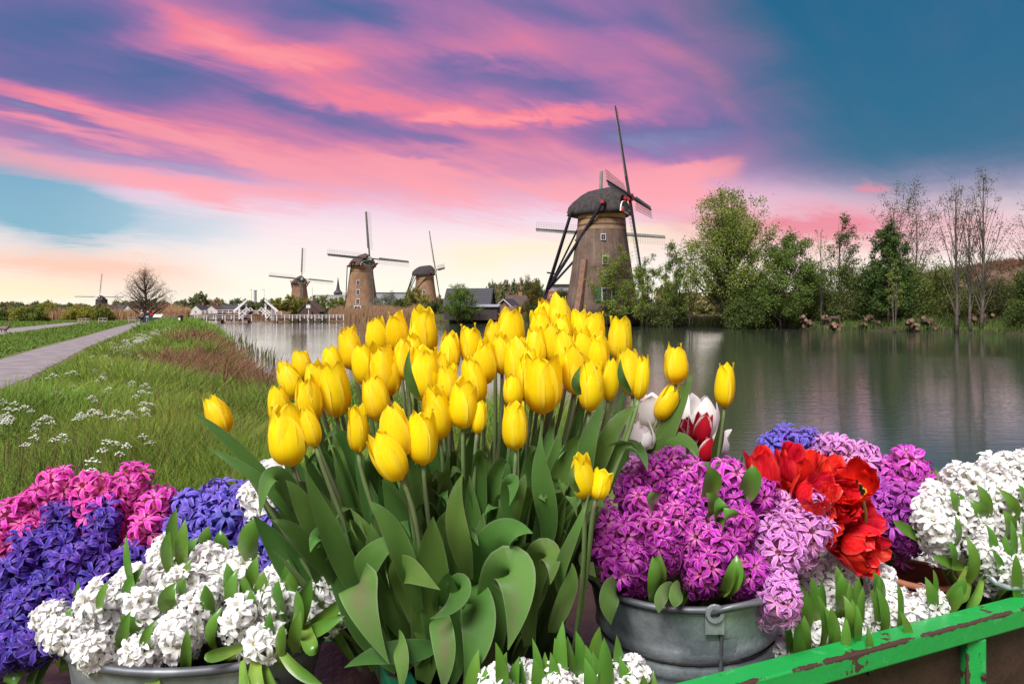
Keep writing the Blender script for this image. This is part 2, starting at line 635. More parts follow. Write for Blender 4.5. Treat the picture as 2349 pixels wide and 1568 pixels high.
mb = MB().add([(-400, -20, WATER_Z), (500, -20, WATER_Z), (500, 420, WATER_Z), (-400, 420, WATER_Z)], [(0, 1, 2, 3)])
tag(mb.build('water', wm), kind='structure')

PR = [(-5.6, 0), (-6.8, 6), (-10.5, 14), (-12.8, 18.7), (-18.9, 30.4), (-26, 45), (-33.5, 60), (-39, 72), (-45, 85), (-53, 103)]
PL = [(-9, 0), (-10.2, 6), (-13.6, 14), (-16.9, 22.5), (-19.9, 28.4), (-27.2, 43.5), (-35.6, 60.5), (-41.2, 72), (-47.5, 85), (-56, 103)]


def dense(pl, y):
    return np.interp(y, [p[1] for p in pl], [p[0] for p in pl])


M_path = mat('path_asphalt', (0.26, 0.24, 0.235), 0.9, (0.195, 0.18, 0.18), ns=1.5, det=8, bump=0.25, bs=60, spec=0.2)


def ribbon(name, L, Rr, z, material, ys, wob=0.0, seed=0):
    rng = np.random.default_rng(seed)
    m = MB()
    vs, fs = [], []
    for y in ys:
        xl, xr = dense(L, y) + rng.normal() * wob, dense(Rr, y) + rng.normal() * wob
        vs += [(xl, y, z - .03), (xl + .03, y, z), (xr - .03, y, z), (xr, y, z - .03)]
    for i in range(len(ys) - 1):
        for q in range(3):
            a = i * 4 + q
            fs.append((a, a + 1, a + 5, a + 4))
    return tag(m.add(vs, fs).build(name, material), kind='structure')


ribbon('path', PL, PR, 0.022, M_path, np.geomspace(1.5, 103, 160), 0.03, 1)
M_verge = mat('verge_soil', (0.13, 0.12, 0.055), 0.95, (0.10, 0.13, 0.04), ns=3, det=8, bump=0.5, bs=25)
ribbon('verge_right', [(x - 0.3, y) for x, y in PR], [(x + 0.75, y) for x, y in PR], 0.011, M_verge, np.geomspace(1.5, 103, 160), 0.12, 2)
ribbon('verge_left', [(x - 0.6, y) for x, y in PL], [(x + 0.3, y) for x, y in PL], 0.011, M_verge, np.geomspace(1.5, 103, 160), 0.1, 3)
QN = [(-24, 25), (-30, 38), (-34.6, 46), (-46, 69), (-57, 92)]
QF = [(-28, 22), (-35, 38), (-38.6, 46), (-49, 69), (-60, 92)]
ribbon('side_path', QF, QN, 0.02, M_path, np.linspace(25, 92, 60), 0.03, 4)

# earth mound behind the trees, right
hx, hy = np.meshgrid(np.linspace(38, 190, 90), np.linspace(96, 170, 40))
prof = np.interp(hx, [38, 48, 58, 66, 76, 86, 98, 130, 190], [0, 1.2, 3.2, 5.2, 7.6, 9.4, 10.6, 10.4, 6])
hz = prof * np.clip((hy - 96) / 16, 0, 1) ** 0.7 * (1 - np.clip((hy - 135) / 35, 0, 1) ** 2)
hrng = np.random.default_rng(3)
hz = hz * (1 + 0.06 * np.sin(hx * .9) * np.cos(hy * .5)) + hrng.normal(size=hx.shape) * 0.14 - 0.15
hv = np.stack([hx, hy, hz], -1).reshape(-1, 3)
ii, jj = np.meshgrid(np.arange(39), np.arange(89), indexing='ij')
a0 = (ii * 90 + jj).ravel()
ht = np.concatenate([np.stack([a0, a0 + 1, a0 + 91], 1), np.stack([a0, a0 + 91, a0 + 90], 1)])
M_mound = mat('mound_earth', (0.17, 0.095, 0.06), 0.95, (0.10, 0.062, 0.042), ns=0.5, det=8, bump=0.8, bs=3)
tag(inst('hill', tri_mesh('hill', hv, ht, None, M_mound, True)), kind='structure')

# ================================================================ grass and reeds
rng = np.random.default_rng(11)
M_grass = mat('grass_blade', (0, 0, 0), 0.7, attr=True, trans=0.3, spec=0.15)


def near_cart(x, y):
    return (np.abs(x) < 2.6) & (y < 2.7)


def shades(n, a, b, rng, jit=0.12):
    t = rng.random((n, 1))
    c = np.array(a) * (1 - t) + np.array(b) * t
    return np.clip(c * (1 + rng.normal(size=(n, 1)) * jit), 0.004, 1)


def cand(n, px0, px1, d0, d1):
    px = rng.uniform(px0, px1, n)
    d = np.exp(rng.uniform(math.log(d0), math.log(d1), n))
    x = (px - CX) / F * d
    s = canal_sd(x, d)
    return x, d, s


def clumpy(x, y, f=1.0):
    return 0.5 + 0.25 * (np.sin(x * 1.7 * f + 1.3 * np.sin(y * 1.1 * f)) + np.sin(y * 1.9 * f + x * 0.6 * f + 1.7 * np.sin(x * 0.8 * f)))


def make_blades(name, label, cat, x, y, hgt, wid, cols, leanamp=0.35, wind=(0.12, 0.0), material=None, sink=0.02, zfun=ground_z):
    z = zfun(x, y) - sink
    root = np.stack([x, y, z], 1)
    lean = rng.normal(size=(len(x), 2)) * leanamp * 0.6 + np.array(wind)
    v, t, c = blades(root, hgt, wid, lean, cols, rng)
    o = inst(name, tri_mesh(name, v, t, c, material or M_grass))
    return tag(o, label, cat, kind='stuff')


# tall bank grass between path and water
x, y, s = cand(230000, -120, 1300, 3.0, 95)
ok = (s > -0.05) & (x > dense(PR, y) + 0.55 + 0.35 * np.sin(y * 1.3)) & ~near_cart(x, y) & (x < 2.2)
x, y, s = x[ok], y[ok], s[ok]
edge = x - dense(PR, y)
n = len(x)
cl = clumpy(x, y)
hg = (0.26 + 0.50 * cl + 0.22 * rng.random(n)) * np.clip(edge / 1.6, 0.3, 1) * np.clip((y - 1.5) / 5.0, 0.35, 1)
sedge = (s < 1.9 + 0.9 * np.sin(y * 0.5)) & (y > 8.5) & (y < 34) & (rng.random(n) < 0.45)
cols = shades(n, (0.095, 0.215, 0.026), (0.24, 0.34, 0.055), rng)
tone = clumpy(x, y, 1.6)[:, None] * 0.6 + clumpy(y, x, 0.55)[:, None] * 0.4
cols *= 0.72 + 0.6 * tone
cols[:, 0] *= 0.9 + 0.35 * clumpy(x, y, 0.8)
dry = rng.random(n) < 0.08
cols[dry] = shades(dry.sum(), (0.30, 0.25, 0.11), (0.20, 0.15, 0.07), rng)
cols[sedge] = shades(sedge.sum(), (0.17, 0.072, 0.045), (0.27, 0.15, 0.09), rng)
hg[sedge] *= 1.3
far = y > 38
cols[far] = shades(far.sum(), (0.11, 0.235, 0.03), (0.20, 0.31, 0.05), rng)
hg[far] *= 1.2
wd = np.clip(0.0016 * y, 0.005, 0.10) * rng.uniform(0.6, 1.3, n)
make_blades('bank_grass', 'tall green and reddish grass covering the bank between path and water', 'grass', x, y, hg, wd, cols, 0.7, (0.14, 0.02))
# dark seed heads standing above the grass
x, y, s = cand(3400, -60, 720, 5, 34)
ok = (s > 0.15) & (x > dense(PR, y) + 1.3) & (clumpy(x, y, 0.6) > 0.45)
x, y = x[ok], y[ok]
n = len(x)
make_blades('sedge_heads', 'dark brown sedge heads standing up through the bank grass', 'sedge', x, y, rng.uniform(.42, .74, n),
            np.clip(0.0021 * y, 0.009, 0.06), shades(n, (0.075, 0.035, 0.028), (0.14, 0.06, 0.04), rng), 0.25, (0.06, 0))
# short grass: beyond the path, verges and lawn by the cart
x, y, s = cand(60000, -150, 420, 12, 110)
ok = (x < dense(PL, y) - 0.2) & ~((x > dense(QF, y) - 0.2) & (x < dense(QN, y) + 0.2) & (y > 25))
x, y = x[ok], y[ok]
n = len(x)
make_blades('meadow_grass', 'short green grass between the two paths', 'grass', x, y, rng.uniform(.06, .17, n) * (0.6 + 0.8 * clumpy(x, y, .5)),
            np.clip(0.0024 * y, 0.02, 0.16), shades(n, (0.09, 0.19, 0.025), (0.17, 0.26, 0.05), rng), 0.4)
x, y, s = cand(42000, -200, 2600, 2.2, 9)
ok = (s > 0.1) & ~((x > dense(PL, y)) & (x < dense(PR, y))) & ((x > -0.2) | (y < 4.5))
x, y = x[ok], y[ok]
n = len(x)
make_blades('lawn_grass', 'short yellowish lawn grass around the flower cart', 'grass', x, y, rng.uniform(.03, .08, n), rng.uniform(.004, .009, n),
            shades(n, (0.20, 0.23, 0.05), (0.33, 0.30, 0.09), rng), 0.6)
# thin reeds standing in the shallow water, left
x, y, s = cand(2600, 480, 700, 9, 60)
ok = (s < 0.1) & (s > -1.6) & (clumpy(x, y, 0.9) > 0.55)
x, y = x[ok], y[ok]
n = len(x)
make_blades('water_reeds', 'thin dark green reeds standing in shallow water along the bank', 'reeds', x, y, rng.uniform(.25, .8, n), np.clip(.0011 * y, .008, .05),
            shades(n, (0.10, 0.15, 0.04), (0.16, 0.13, 0.06), rng), 0.3, zfun=lambda a, b: np.full(a.shape, WATER_Z))
# floating weed by the left bank
mb = MB()
r2_ = random.Random(5)
for i in range(90):
    px, py = r2_.uniform(500, 640), r2_.uniform(800, 960)
    c0 = G(px, py, WATER_Z + 0.012)
    if canal_sd(np.array([c0.x]), np.array([c0.y]))[0] > -0.15:
        continue
    r0 = r2_.uniform(.03, .11)
    mb.add([c0 + V((r0 * 1.6 * math.cos(q * 1.257), r0 * .8 * math.sin(q * 1.257), 0)) for q in range(5)], [(0, 1, 2, 3, 4)])
tag(mb.build('floating_weed', mat('weed', (0.06, 0.07, 0.03), 0.6)), 'dark floating weed scattered on the water by the grassy bank', 'water weed', kind='stuff')


def strip(n, pts, depth, lo=0.0):
    """random points along a polyline of (x, y), spread DEPTH metres behind it (away from the camera)"""
    pts = np.array(pts, float)
    seg = np.linalg.norm(np.diff(pts, axis=0), axis=1)
    cum = np.concatenate([[0], np.cumsum(seg)])
    t = rng.uniform(0, cum[-1], n)
    x = np.interp(t, cum, pts[:, 0])
    y = np.interp(t, cum, pts[:, 1])
    d = rng.uniform(lo, depth, n)
    r = np.hypot(x, y)
    return x + x / r * d, y + y / r * d


def reeds(name, label, pts, depth, n, h0, h1, wid, ca, cb, lean=0.2, wind=(0.08, 0), lo=0.0):
    x, y = strip(n, pts, depth, lo)
    hg = rng.uniform(h0, h1, n) * (0.75 + 0.5 * clumpy(x, y, 0.35))
    return make_blades(name, label, 'reeds', x, y, hg, rng.uniform(.6, 1.3, n) * wid, shades(n, ca, cb, rng), lean, wind,
                       zfun=lambda a, b: np.maximum(ground_z(a, b), WATER_Z))


TAN_A, TAN_B = (0.42, 0.27, 0.15), (0.30, 0.20, 0.11)
reeds('reed_bed', 'tan dry reed bed at the foot of the middle mill', [(-41, 153), (-27, 138.5), (-17, 129.5)], 12, 9000, 1.7, 2.8, .10, TAN_A, TAN_B)
reeds('reed_fringe', 'mixed green and tan reeds fringing the bank below the black shed', [(-20, 132), (-13, 126), (5, 112.5), (9, 109)], 7, 6500, .6, 1.4, .09, (0.13, 0.19, 0.05), (0.27, 0.19, 0.10))
reeds('reed_screen', 'pale tan reeds in front of the white-gabled house', [(-3.5, 124), (1.5, 124)], 4, 2600, 1.8, 2.8, .09, (0.45, 0.33, 0.21), TAN_B)
reeds('reed_belt', 'tan reed belt behind the white drawbridge', [(-75, 190), (-62, 190)], 8, 3600, 1.6, 2.5, .12, (0.47, 0.31, 0.15), TAN_B)
reeds('reed_clump', 'rounded tan reed clump at the left end of the bridge', [(-60, 117), (-55.5, 117)], 5, 3600, 1.9, 2.9, .09, (0.52, 0.34, 0.18), TAN_A, lean=.3)
reeds('meadow_reeds', 'tan reeds between the bushes beyond the side path', [(-95, 118), (-83, 118), (-73, 122), (-64, 124)], 10, 6000, 1.2, 2.3, .10, (0.50, 0.33, 0.18), TAN_B)
reeds('shore_grass', 'dark green grass tufts along the far bank under the trees', [(9, 109), (20, 98), (31, 91), (40, 77), (48, 64), (62, 55), (80, 50)], 6, 15000, .35, 1.1, .07,
      (0.06, 0.115, 0.03), (0.12, 0.16, 0.04), lean=.4)
reeds('undergrowth', 'low green undergrowth beneath the trees on the far bank', [(12, 112), (22, 104), (33, 97), (44, 82), (52, 70), (66, 61)], 12, 12000, .5, 1.5, .13,
      (0.055, 0.10, 0.026), (0.13, 0.12, 0.05), lean=.6)
reeds('brown_litter', 'brown bramble and dry stalks behind the far bank', [(12, 107), (24, 97.5), (35, 90)], 4, 5000, .4, 1.2, .06,
      (0.15, 0.09, 0.055), (0.24, 0.15, 0.10), lean=.8)
reeds('mound_reeds', 'reddish brown dry reeds covering the earth mound', [(58, 112), (75, 112), (100, 112), (125, 112)], 20, 9000, .8, 1.8, .16, (0.22, 0.115, 0.065), (0.13, 0.075, 0.05), lean=.6)
_m = bpy.data.objects['mound_reeds']
# stand them on the mound
co = np.empty(len(_m.data.vertices) * 3, np.float32)
_m.data.vertices.foreach_get('co', co)
co = co.reshape(-1, 3)
bx, by_ = co[:, 0], co[:, 1]
pz = np.interp(bx, [38, 48, 58, 66, 76, 86, 98, 130, 190], [0, 1.2, 3.2, 5.2, 7.6, 9.4, 10.6, 10.4, 6])
co[:, 2] += pz * np.clip((by_ - 96) / 16, 0, 1) ** 0.7 * (1 - np.clip((by_ - 135) / 35, 0, 1) ** 2) - 0.15
_m.data.vertices.foreach_set('co', co.ravel())

# ================================================================ cow parsley
M_umbel = mat('umbel_white', (0.80, 0.82, 0.74), 0.8, rand=0.1, trans=0.2)
M_stalk = mat('stalk_green', (0.12, 0.19, 0.04), 0.7, trans=0.2)
umb_me, stk_me, lf_me = [], [], []
for v_ in range(4):
    rr = random.Random(40 + v_)
    um, st, lf = MB(), MB(), MB()
    top = V((rr.uniform(-.08, .08), rr.uniform(-.08, .08), 0.66))
    st.tube([(0, 0, 0), top * 0.5 + V((0.02, 0, 0)), top - V((0, 0, .04))], [.004, .003, .002], 4)
    heads = [top, top + V((rr.uniform(.05, .10), rr.uniform(-.05, .05), -.06))] + ([top + V((-rr.uniform(.04, .09), .02, -.03))] if v_ % 2 else [])
    for hd in heads:
        st.tube([top * 0.75, hd - V((0, 0, .03))], [.002, .0015], 3)
        for q in range(13):
            a = q * 2.4
            r = 0.045 * math.sqrt(q / 12.0)
            p = hd + V((math.cos(a) * r, math.sin(a) * r, -r * r * 13 + rr.uniform(-.010, .010)))
            st.tube([hd - V((0, 0, .03)), p], [.0008, .0008], 3)
            um.ball(p, rr.uniform(.006, .011), 6, 4, (1, 1, .5), 0.35, rr)
    for q in range(9):
        a = rr.uniform(0, 6.28)
        b0_ = V((0, 0, rr.uniform(.1, .45)))
        e_ = b0_ + V((math.cos(a), math.sin(a), rr.uniform(-.1, .5))) * rr.uniform(.08, .16)
        sd = V((-math.sin(a), math.cos(a), 0)) * .02
        lf.add([b0_, b0_.lerp(e_, .5) + sd, e_, b0_.lerp(e_, .5) - sd], [(0, 1, 2, 3)])
    umb_me.append(um.mesh('umbel', M_umbel))
    stk_me.append(st.mesh('stem', M_stalk))
    lf_me.append(lf.mesh('leaf', M_stalk))


def parsley(px, py, v_, sc, label, group, parts=True):
    d = (H - 0.60) * F / (py - HY)
    p = P(px, py, d)
    loc = V((p.x, p.y, float(ground_z(np.array([p.x]), np.array([p.y]))[0])))
    z = (p.z - loc.z) / 0.66
    t = thing('cow_parsley', loc, label, 'wild flower', group, random.Random(int(px * 7 + py)).uniform(0, 6.28), 1.0)
    t.scale = (sc, sc, max(.4, z))
    u_ = inst('umbel', umb_me[v_], t)
    u_['kind'] = 'stuff'
    inst('stem', stk_me[v_], t)
    if parts:
        inst('leaves', lf_me[v_], t)['kind'] = 'stuff'


cp = [(x_ * .2926, 516 + y_ * .2926) for x_, y_ in [
    (765, 1020), (845, 1020), (865, 1090), (730, 1130), (835, 1155), (775, 1185), (625, 1250), (865, 1270), (735, 1340), (620, 1140), (395, 1165),
    (480, 1300), (170, 1295), (12, 1360), (175, 1385), (265, 1410), (40, 1450), (600, 1470), (695, 1440), (800, 1460), (890, 1460), (960, 1460),
    (1060, 1460), (1145, 1390), (1130, 1440), (320, 1540), (390, 1500), (1090, 1020), (1130, 1070), (1155, 1130), (1060, 1220), (1170, 1240),
    (1045, 1300), (880, 870), (30, 1500), (110, 1470)]]
cp += [(x_ * .3782, 975 + y_ * .3782) for x_, y_ in [(430, 45), (270, 60), (870, 65), (740, 110), (650, 95), (495, 215)]]
for (px, py), lb in zip(cp, row_labels(cp, 'white cow parsley in the bank grass', 5)):
    parsley(px, py, random.Random(px).randrange(4), random.Random(py).uniform(.75, 1.15), lb, 'cow parsley in the near grass')
rr = random.Random(8)
for i in range(90):
    t_ = rr.random() ** 0.8
    px = 255 + t_ * 145 + rr.uniform(-26, 26) * (1.1 - t_)
    py = 800 - t_ * 56 + rr.uniform(-9, 14) * (1.15 - t_)
    parsley(px, max(py, 736), rr.randrange(4), rr.uniform(1.0, 1.5), 'white cow parsley in the dense drift along the path edge', 'drift of cow parsley', False)

# ================================================================ trees and bushes
M_leaf = mat('tree_leaf', (0, 0, 0), 0.65, attr=True, trans=0.35, spec=0.2)
M_bark = mat('bark', (0.085, 0.065, 0.045), 0.9, (0.05, 0.04, 0.03), ns=3, det=6, bump=0.4, bs=12)
M_bark_pale = mat('bark_pale', (0.13, 0.115, 0.085), 0.9, (0.07, 0.062, 0.05), ns=3, det=6)

PROF = {
    'round': lambda h: math.sin(math.pi * min(1, (h * 0.93 + 0.07)) ** 0.8) ** 0.6,
    'vase': lambda h: (0.35 + 0.65 * h ** 0.7) * (1 if h < .7 else max(0.12, math.cos((h - .7) / .3 * 1.45))),
    'cone': lambda h: (1 - h) ** 0.75 * min(1, 0.55 + h * 2.2),
    'egg': lambda h: math.sin(math.pi * (0.12 + 0.88 * h) ** 0.62) ** 0.7,
}


def tree(name, label, cat, cx, by, ty, w, d, n=36, leaves=4000, ls=0.22, tr=0.16, lo=0.25, ca=(0.06, 0.12, 0.03), cb=(0.13, 0.20, 0.05),
         prof='egg', stems=1, seed=0, up=0.55, group=None, bark=None, spread=0.5, twigs=4, wind=0.0, zb=None, clump=1.0, lean=0.0, bt=.28):
    """trunk(s) with branches reaching points of the crown's volume, twigs, and leaves set on the twigs. px sizes, d metres away"""
    leaves, ls = int(leaves * 2.9), ls * 1.08
    rg = random.Random(seed * 101 + 7)
    ng = np.random.default_rng(seed + 500)
    base = P(cx, by, d)
    base.z = float(ground_z(np.array([base.x]), np.array([base.y]))[0]) if zb is None else zb
    base.z = max(base.z, WATER_Z)
    top = P(cx, ty, d).z
    Ht = top - base.z
    W = w / F * d / 2 * 1.12
    pf = PROF[prof]
    root = thing(name, base, label, cat, group)
    tk = MB()
    lp = []
    roots = []
    for s in range(stems):
        a = rg.uniform(0, 6.28)
        r0 = 0 if stems == 1 else rg.uniform(.1, .35) * W
        b0_ = V((math.cos(a) * r0, math.sin(a) * r0, -0.15))
        hs = Ht * rg.uniform(.72, .95) if stems > 1 else Ht * (0.72 if prof == 'round' else 0.93)
        tp = V((b0_.x * 1.6 + rg.uniform(-.1, .1) * W + lean * Ht, b0_.y * 1.6 + rg.uniform(-.1, .1) * W, hs))
        ctl = [b0_, b0_.lerp(tp, .33) + V((rg.uniform(-.12, .12), rg.uniform(-.12, .12), 0)) * W,
               b0_.lerp(tp, .66) + V((rg.uniform(-.15, .15), rg.uniform(-.15, .15), 0)) * W, tp]
        r = tr * (1 if stems == 1 else rg.uniform(.45, .8))
        tk.tube([bez(ctl, q / 9) for q in range(10)], [r * (1.25 if q == 0 else 1) * (1 - q / 9) ** 0.8 + 0.012 for q in range(10)], 6)
        roots.append((ctl, r))
    for i in range(n):
        ctl, r = roots[i % stems]
        h = lo + (1 - lo) * (i + rg.random()) / n
        hh = (h - lo) / (1 - lo)
        a = i * 2.39996 + rg.uniform(-.4, .4)
        rad = W * pf(hh) * math.sqrt(rg.uniform(.25, 1.0))
        cxy = bez(ctl, min(1, h))
        tgt = V((cxy.x * .6 + math.cos(a) * rad + wind * Ht * hh * .1, cxy.y * .6 + math.sin(a) * rad, h * Ht))
        t0 = max(0.10, min(.93, h - rg.uniform(.12, .35) * (0.4 + up)))
        st = bez(ctl, t0)
        m1 = st.lerp(tgt, .4) + V((rg.uniform(-.1, .1) * W, rg.uniform(-.1, .1) * W, -(tgt.z - st.z) * (.35 - up * .5)))
        br = [st, m1, m1.lerp(tgt, .6) + V((rg.uniform(-.08, .08) * W, rg.uniform(-.08, .08) * W, 0)), tgt]
        rb = max(.014, r * (1 - t0) * bt)
        tk.tube([bez(br, q / 6) for q in range(7)], [rb * (1 - q / 6) + .008 for q in range(7)], 4, False)
        for q in range(twigs):
            tt = rg.uniform(.35, 1)
            p0 = bez(br, tt)
            dr = V((rg.gauss(0, 1), rg.gauss(0, 1), rg.gauss(up, .7))).normalized() * (spread * W * rg.uniform(.18, .5) + 0.15)
            p1 = p0 + dr + V((wind * dr.length * .6, 0, 0))
            tk.tube([p0, p0.lerp(p1, .5) + V((0, 0, dr.length * .08)), p1], [.014, .011, .006], 3, False)
            lp.append((p0, p1))
    if leaves:
        k = ng.integers(0, len(lp), leaves)
        p0 = np.array([tuple(a) for a, b in lp])[k]
        p1 = np.array([tuple(b) for a, b in lp])[k]
        t = ng.random((leaves, 1)) ** 0.7
        ctr = p0 + (p1 - p0) * t * 1.1 + ng.normal(size=(leaves, 3)) * (0.10 * W * spread * clump + 0.04)
        cshade = ng.random(len(lp))[k][:, None] * 0.65 + ng.random((leaves, 1)) * 0.35
        col = np.array(ca) * (1 - cshade) + np.array(cb) * cshade
        v_, t_, c_ = leaf_quads(ctr, ls * ng.uniform(.6, 1.3, leaves), col, ng)
        inst('crown', tri_mesh('crown', v_, t_, c_, M_leaf), root)
    tk.build('trunk', bark or M_bark, root, True)
    return root


GA, GB = (0.115, 0.19, 0.030), (0.29, 0.36, 0.065)     # fresh willow green
DA, DB = (0.05, 0.095, 0.020), (0.14, 0.19, 0.04)     # darker shrubs
YA, YB = (0.19, 0.22, 0.03), (0.38, 0.35, 0.06)       # yellow green
FB = 'trees and bushes on the far bank'
tree('pollard_willow', 'tallest leafy green willow on far bank with thick pollard trunk', 'tree', 1672, 742, 434, 215, 88, 80, 12000, .24, .62, .26, GA, GB,
     'round', 1, 1, .8, FB, spread=.45, twigs=6, clump=1.2)
tree('willow_tree', 'wide mid-green willow right of the tallest pollard willow', 'tree', 1800, 742, 540, 165, 84, 44, 9000, .22, .22, .16, GA, (0.14, 0.21, 0.05), 'round', 3, 2, .6, FB, wind=.8, twigs=5)
tree('willow_tree', 'leafy willow shrub in front of the big mill tower', 'tree', 1415, 738, 572, 115, 96, 34, 4600, .19, .10, .12, GA, GB, 'vase', 6, 3, .7, FB, twigs=5)
tree('willow_tree', 'smaller leafy willow shrub at right edge of the big mill', 'tree', 1478, 738, 596, 90, 95, 26, 3000, .19, .09, .12, GA, GB, 'vase', 5, 4, .7, FB)
tree('willow_tree', 'upright leafy shrub between the big mill and pollard willow', 'tree', 1545, 738, 560, 100, 93, 32, 4200, .19, .10, .12, GA, (0.17, 0.24, 0.05), 'vase', 6, 5, .8, FB)
tree('young_tree', 'thin nearly bare sapling just left of the pollard willow', 'tree', 1592, 740, 575, 62, 90, 22, 500, .16, .10, .25, GA, GB, 'vase', 2, 6, .9, FB)
tree('slender_tree', 'slender sparse tree beside a thin bare trunk, mid bank', 'tree', 1928, 742, 494, 110, 84, 30, 1700, .20, .13, .35, (0.05, 0.10, 0.025), (0.12, 0.16, 0.05), 'egg', 1, 7, .8, FB, wind=.6)
tree('bare_tree', 'thin bare pale trunk standing left of the slender tree', 'tree', 1884, 742, 516, 46, 83, 16, 120, .18, .11, .4, GA, GB, 'vase', 1, 8, .9, FB, M_bark_pale)
tree('leafy_tree', 'bushy dark green tree with bare twigs rising behind it', 'tree', 2035, 742, 512, 120, 78, 44, 6500, .22, .2, .14, (0.035, 0.085, 0.018), (0.10, 0.165, 0.035), 'egg', 2, 9, .6, FB)
tree('twiggy_tree', 'tall half-bare twiggy tree with sparse buds, right of centre', 'tree', 2095, 742, 418, 165, 84, 60, 2300, .17, .20, .3, (0.06, 0.075, 0.03), (0.12, 0.13, 0.05), 'vase', 3, 10, .95, FB, twigs=6, wind=.3)
tree('tall_tree', 'left of three tall bare pale-trunked trees at far right', 'tree', 2194, 752, 402, 96, 69, 36, 420, .15, .17, .40, (0.06, 0.08, 0.03), (0.13, 0.15, 0.05), 'egg', 1, 11, .85, FB, M_bark_pale, twigs=5)
tree('tall_tree', 'middle of three tall bare pale-trunked trees, the thinnest', 'tree', 2224, 752, 450, 70, 68.5, 26, 260, .15, .14, .42, (0.06, 0.08, 0.03), (0.13, 0.15, 0.05), 'vase', 1, 12, .85, FB, M_bark_pale)
tree('tall_tree', 'tallest of three bare pale-trunked trees, at far right', 'tree', 2250, 752, 388, 120, 68, 46, 620, .15, .18, .38, (0.06, 0.08, 0.03), (0.14, 0.16, 0.05), 'egg', 1, 13, .85, FB, M_bark_pale, twigs=5, lean=.02)
tree('bare_tree', 'bare dark branching tree cut by right edge of picture', 'tree', 2362, 750, 470, 190, 70, 54, 500, .15, .20, .22, (0.05, 0.06, 0.03), (0.10, 0.11, 0.04), 'round', 2, 14, .7, FB, twigs=6)
tree('small_tree', 'pale-stemmed young tree with forked trunk on the bank', 'tree', 2057, 752, 600, 40, 69, 10, 300, .15, .08, .5, GA, GB, 'vase', 2, 15, .9, FB, M_bark_pale)
BU = 'bushes filling the far bank'
for i, (cx_, by_, ty_, w_, d_, ca_, cb_, lb) in enumerate([
    (1720, 748, 660, 130, 86, DA, DB, 'low dark shrub at foot of the wide willow'),
    (1870, 748, 618, 120, 86, (0.07, 0.12, 0.024), (0.17, 0.22, 0.05), 'low green shrub between wide willow and bare pale trunk'),
    (1945, 750, 610, 130, 84, (0.06, 0.10, 0.022), (0.16, 0.20, 0.05), 'dark shrub below the slender sparse tree'),
    (2010, 752, 612, 120, 80, DA, (0.10, 0.14, 0.035), 'darkest shrub, below the bushy dark tree'),
    (2090, 752, 600, 140, 81, (0.07, 0.12, 0.024), (0.18, 0.23, 0.05), 'mid-green shrub below the half-bare twiggy tree'),
    (2160, 754, 612, 130, 80, (0.07, 0.12, 0.022), (0.19, 0.22, 0.05), 'brighter shrub left of three tall bare trunks'),
    (2235, 756, 655, 110, 80, (0.06, 0.07, 0.022), (0.14, 0.13, 0.045), 'low shrub at foot of three tall bare trunks'),
    (2310, 757, 645, 110, 78, (0.05, 0.08, 0.02), (0.13, 0.12, 0.04), 'brownish green shrub near right edge of far bank'),
    (1530, 744, 690, 80, 94, (0.06, 0.10, 0.03), (0.15, 0.17, 0.05), 'low shrub below the upright leafy shrub'),
    (1700, 748, 695, 60, 84, DA, (0.13, 0.17, 0.04), 'low shrub just right of the pollard willow trunk'),
    (2380, 758, 600, 120, 66, DA, DB, 'dark shrub cut by right edge of picture')]):
    tree('bush', lb, 'bush', cx_, by_, ty_, w_, d_, 40, 4600, .21, .08, .03, ca_, cb_, 'round', 6, 20 + i, .35, BU, spread=.7, twigs=4, clump=1.4)
# around the big mill and the shed
tree('ivy_bush', 'dark green and amber bush left of the mill tail poles', 'bush', 1222, 735, 640, 58, 108, 34, 4600, .18, .12, .02, (0.04, 0.085, 0.018), (0.22, 0.15, 0.03), 'egg', 3, 40, .5, spread=.6, clump=1.3)
tree('ivy_bush', 'round dark green bush at foot of the big mill', 'bush', 1290, 738, 668, 80, 104, 34, 4600, .17, .10, .02, (0.03, 0.075, 0.018), (0.075, 0.13, 0.03), 'round', 5, 41, .4, spread=.7, clump=1.3)
tree('ivy_bush', 'low dark bush beside the pollard stump', 'bush', 1250, 742, 700, 90, 106, 28, 3000, .17, .08, .02, (0.03, 0.075, 0.018), (0.08, 0.13, 0.03), 'round', 5, 42, .3, spread=.7, clump=1.3)
tree('shed_tree', 'bright green spreading tree before the black shed', 'tree', 1060, 722, 652, 88, 118, 34, 3600, .2, .14, .2, (0.07, 0.14, 0.02), (0.17, 0.26, 0.04), 'round', 2, 43, .5)
tree('blossom_bush', 'grey-green blossoming bush right of the middle mill', 'bush', 884, 722, 672, 72, 165, 30, 3000, .26, .12, .05, (0.12, 0.15, 0.09), (0.36, 0.38, 0.30), 'round', 4, 44, .4)
tree('yellow_bush', 'yellow-green bush in front of the small dark-capped mill', 'bush', 948, 722, 662, 76, 170, 32, 3600, .28, .14, .05, (0.12, 0.16, 0.025), (0.30, 0.30, 0.05), 'round', 4, 45, .4)
tree('yellow_bush', 'low green bush between blossoming bush and small mill', 'bush', 915, 724, 686, 50, 160, 22, 1800, .26, .1, .05, DA, (0.14, 0.18, 0.04), 'round', 4, 46, .4)
tree('yellow_bush', 'dark hedge bush right of the small dark-capped mill', 'bush', 995, 724, 690, 60, 150, 24, 2200, .24, .1, .03, DA, (0.12, 0.15, 0.04), 'round', 4, 47, .4)
MG = 'willows round the far middle mill'
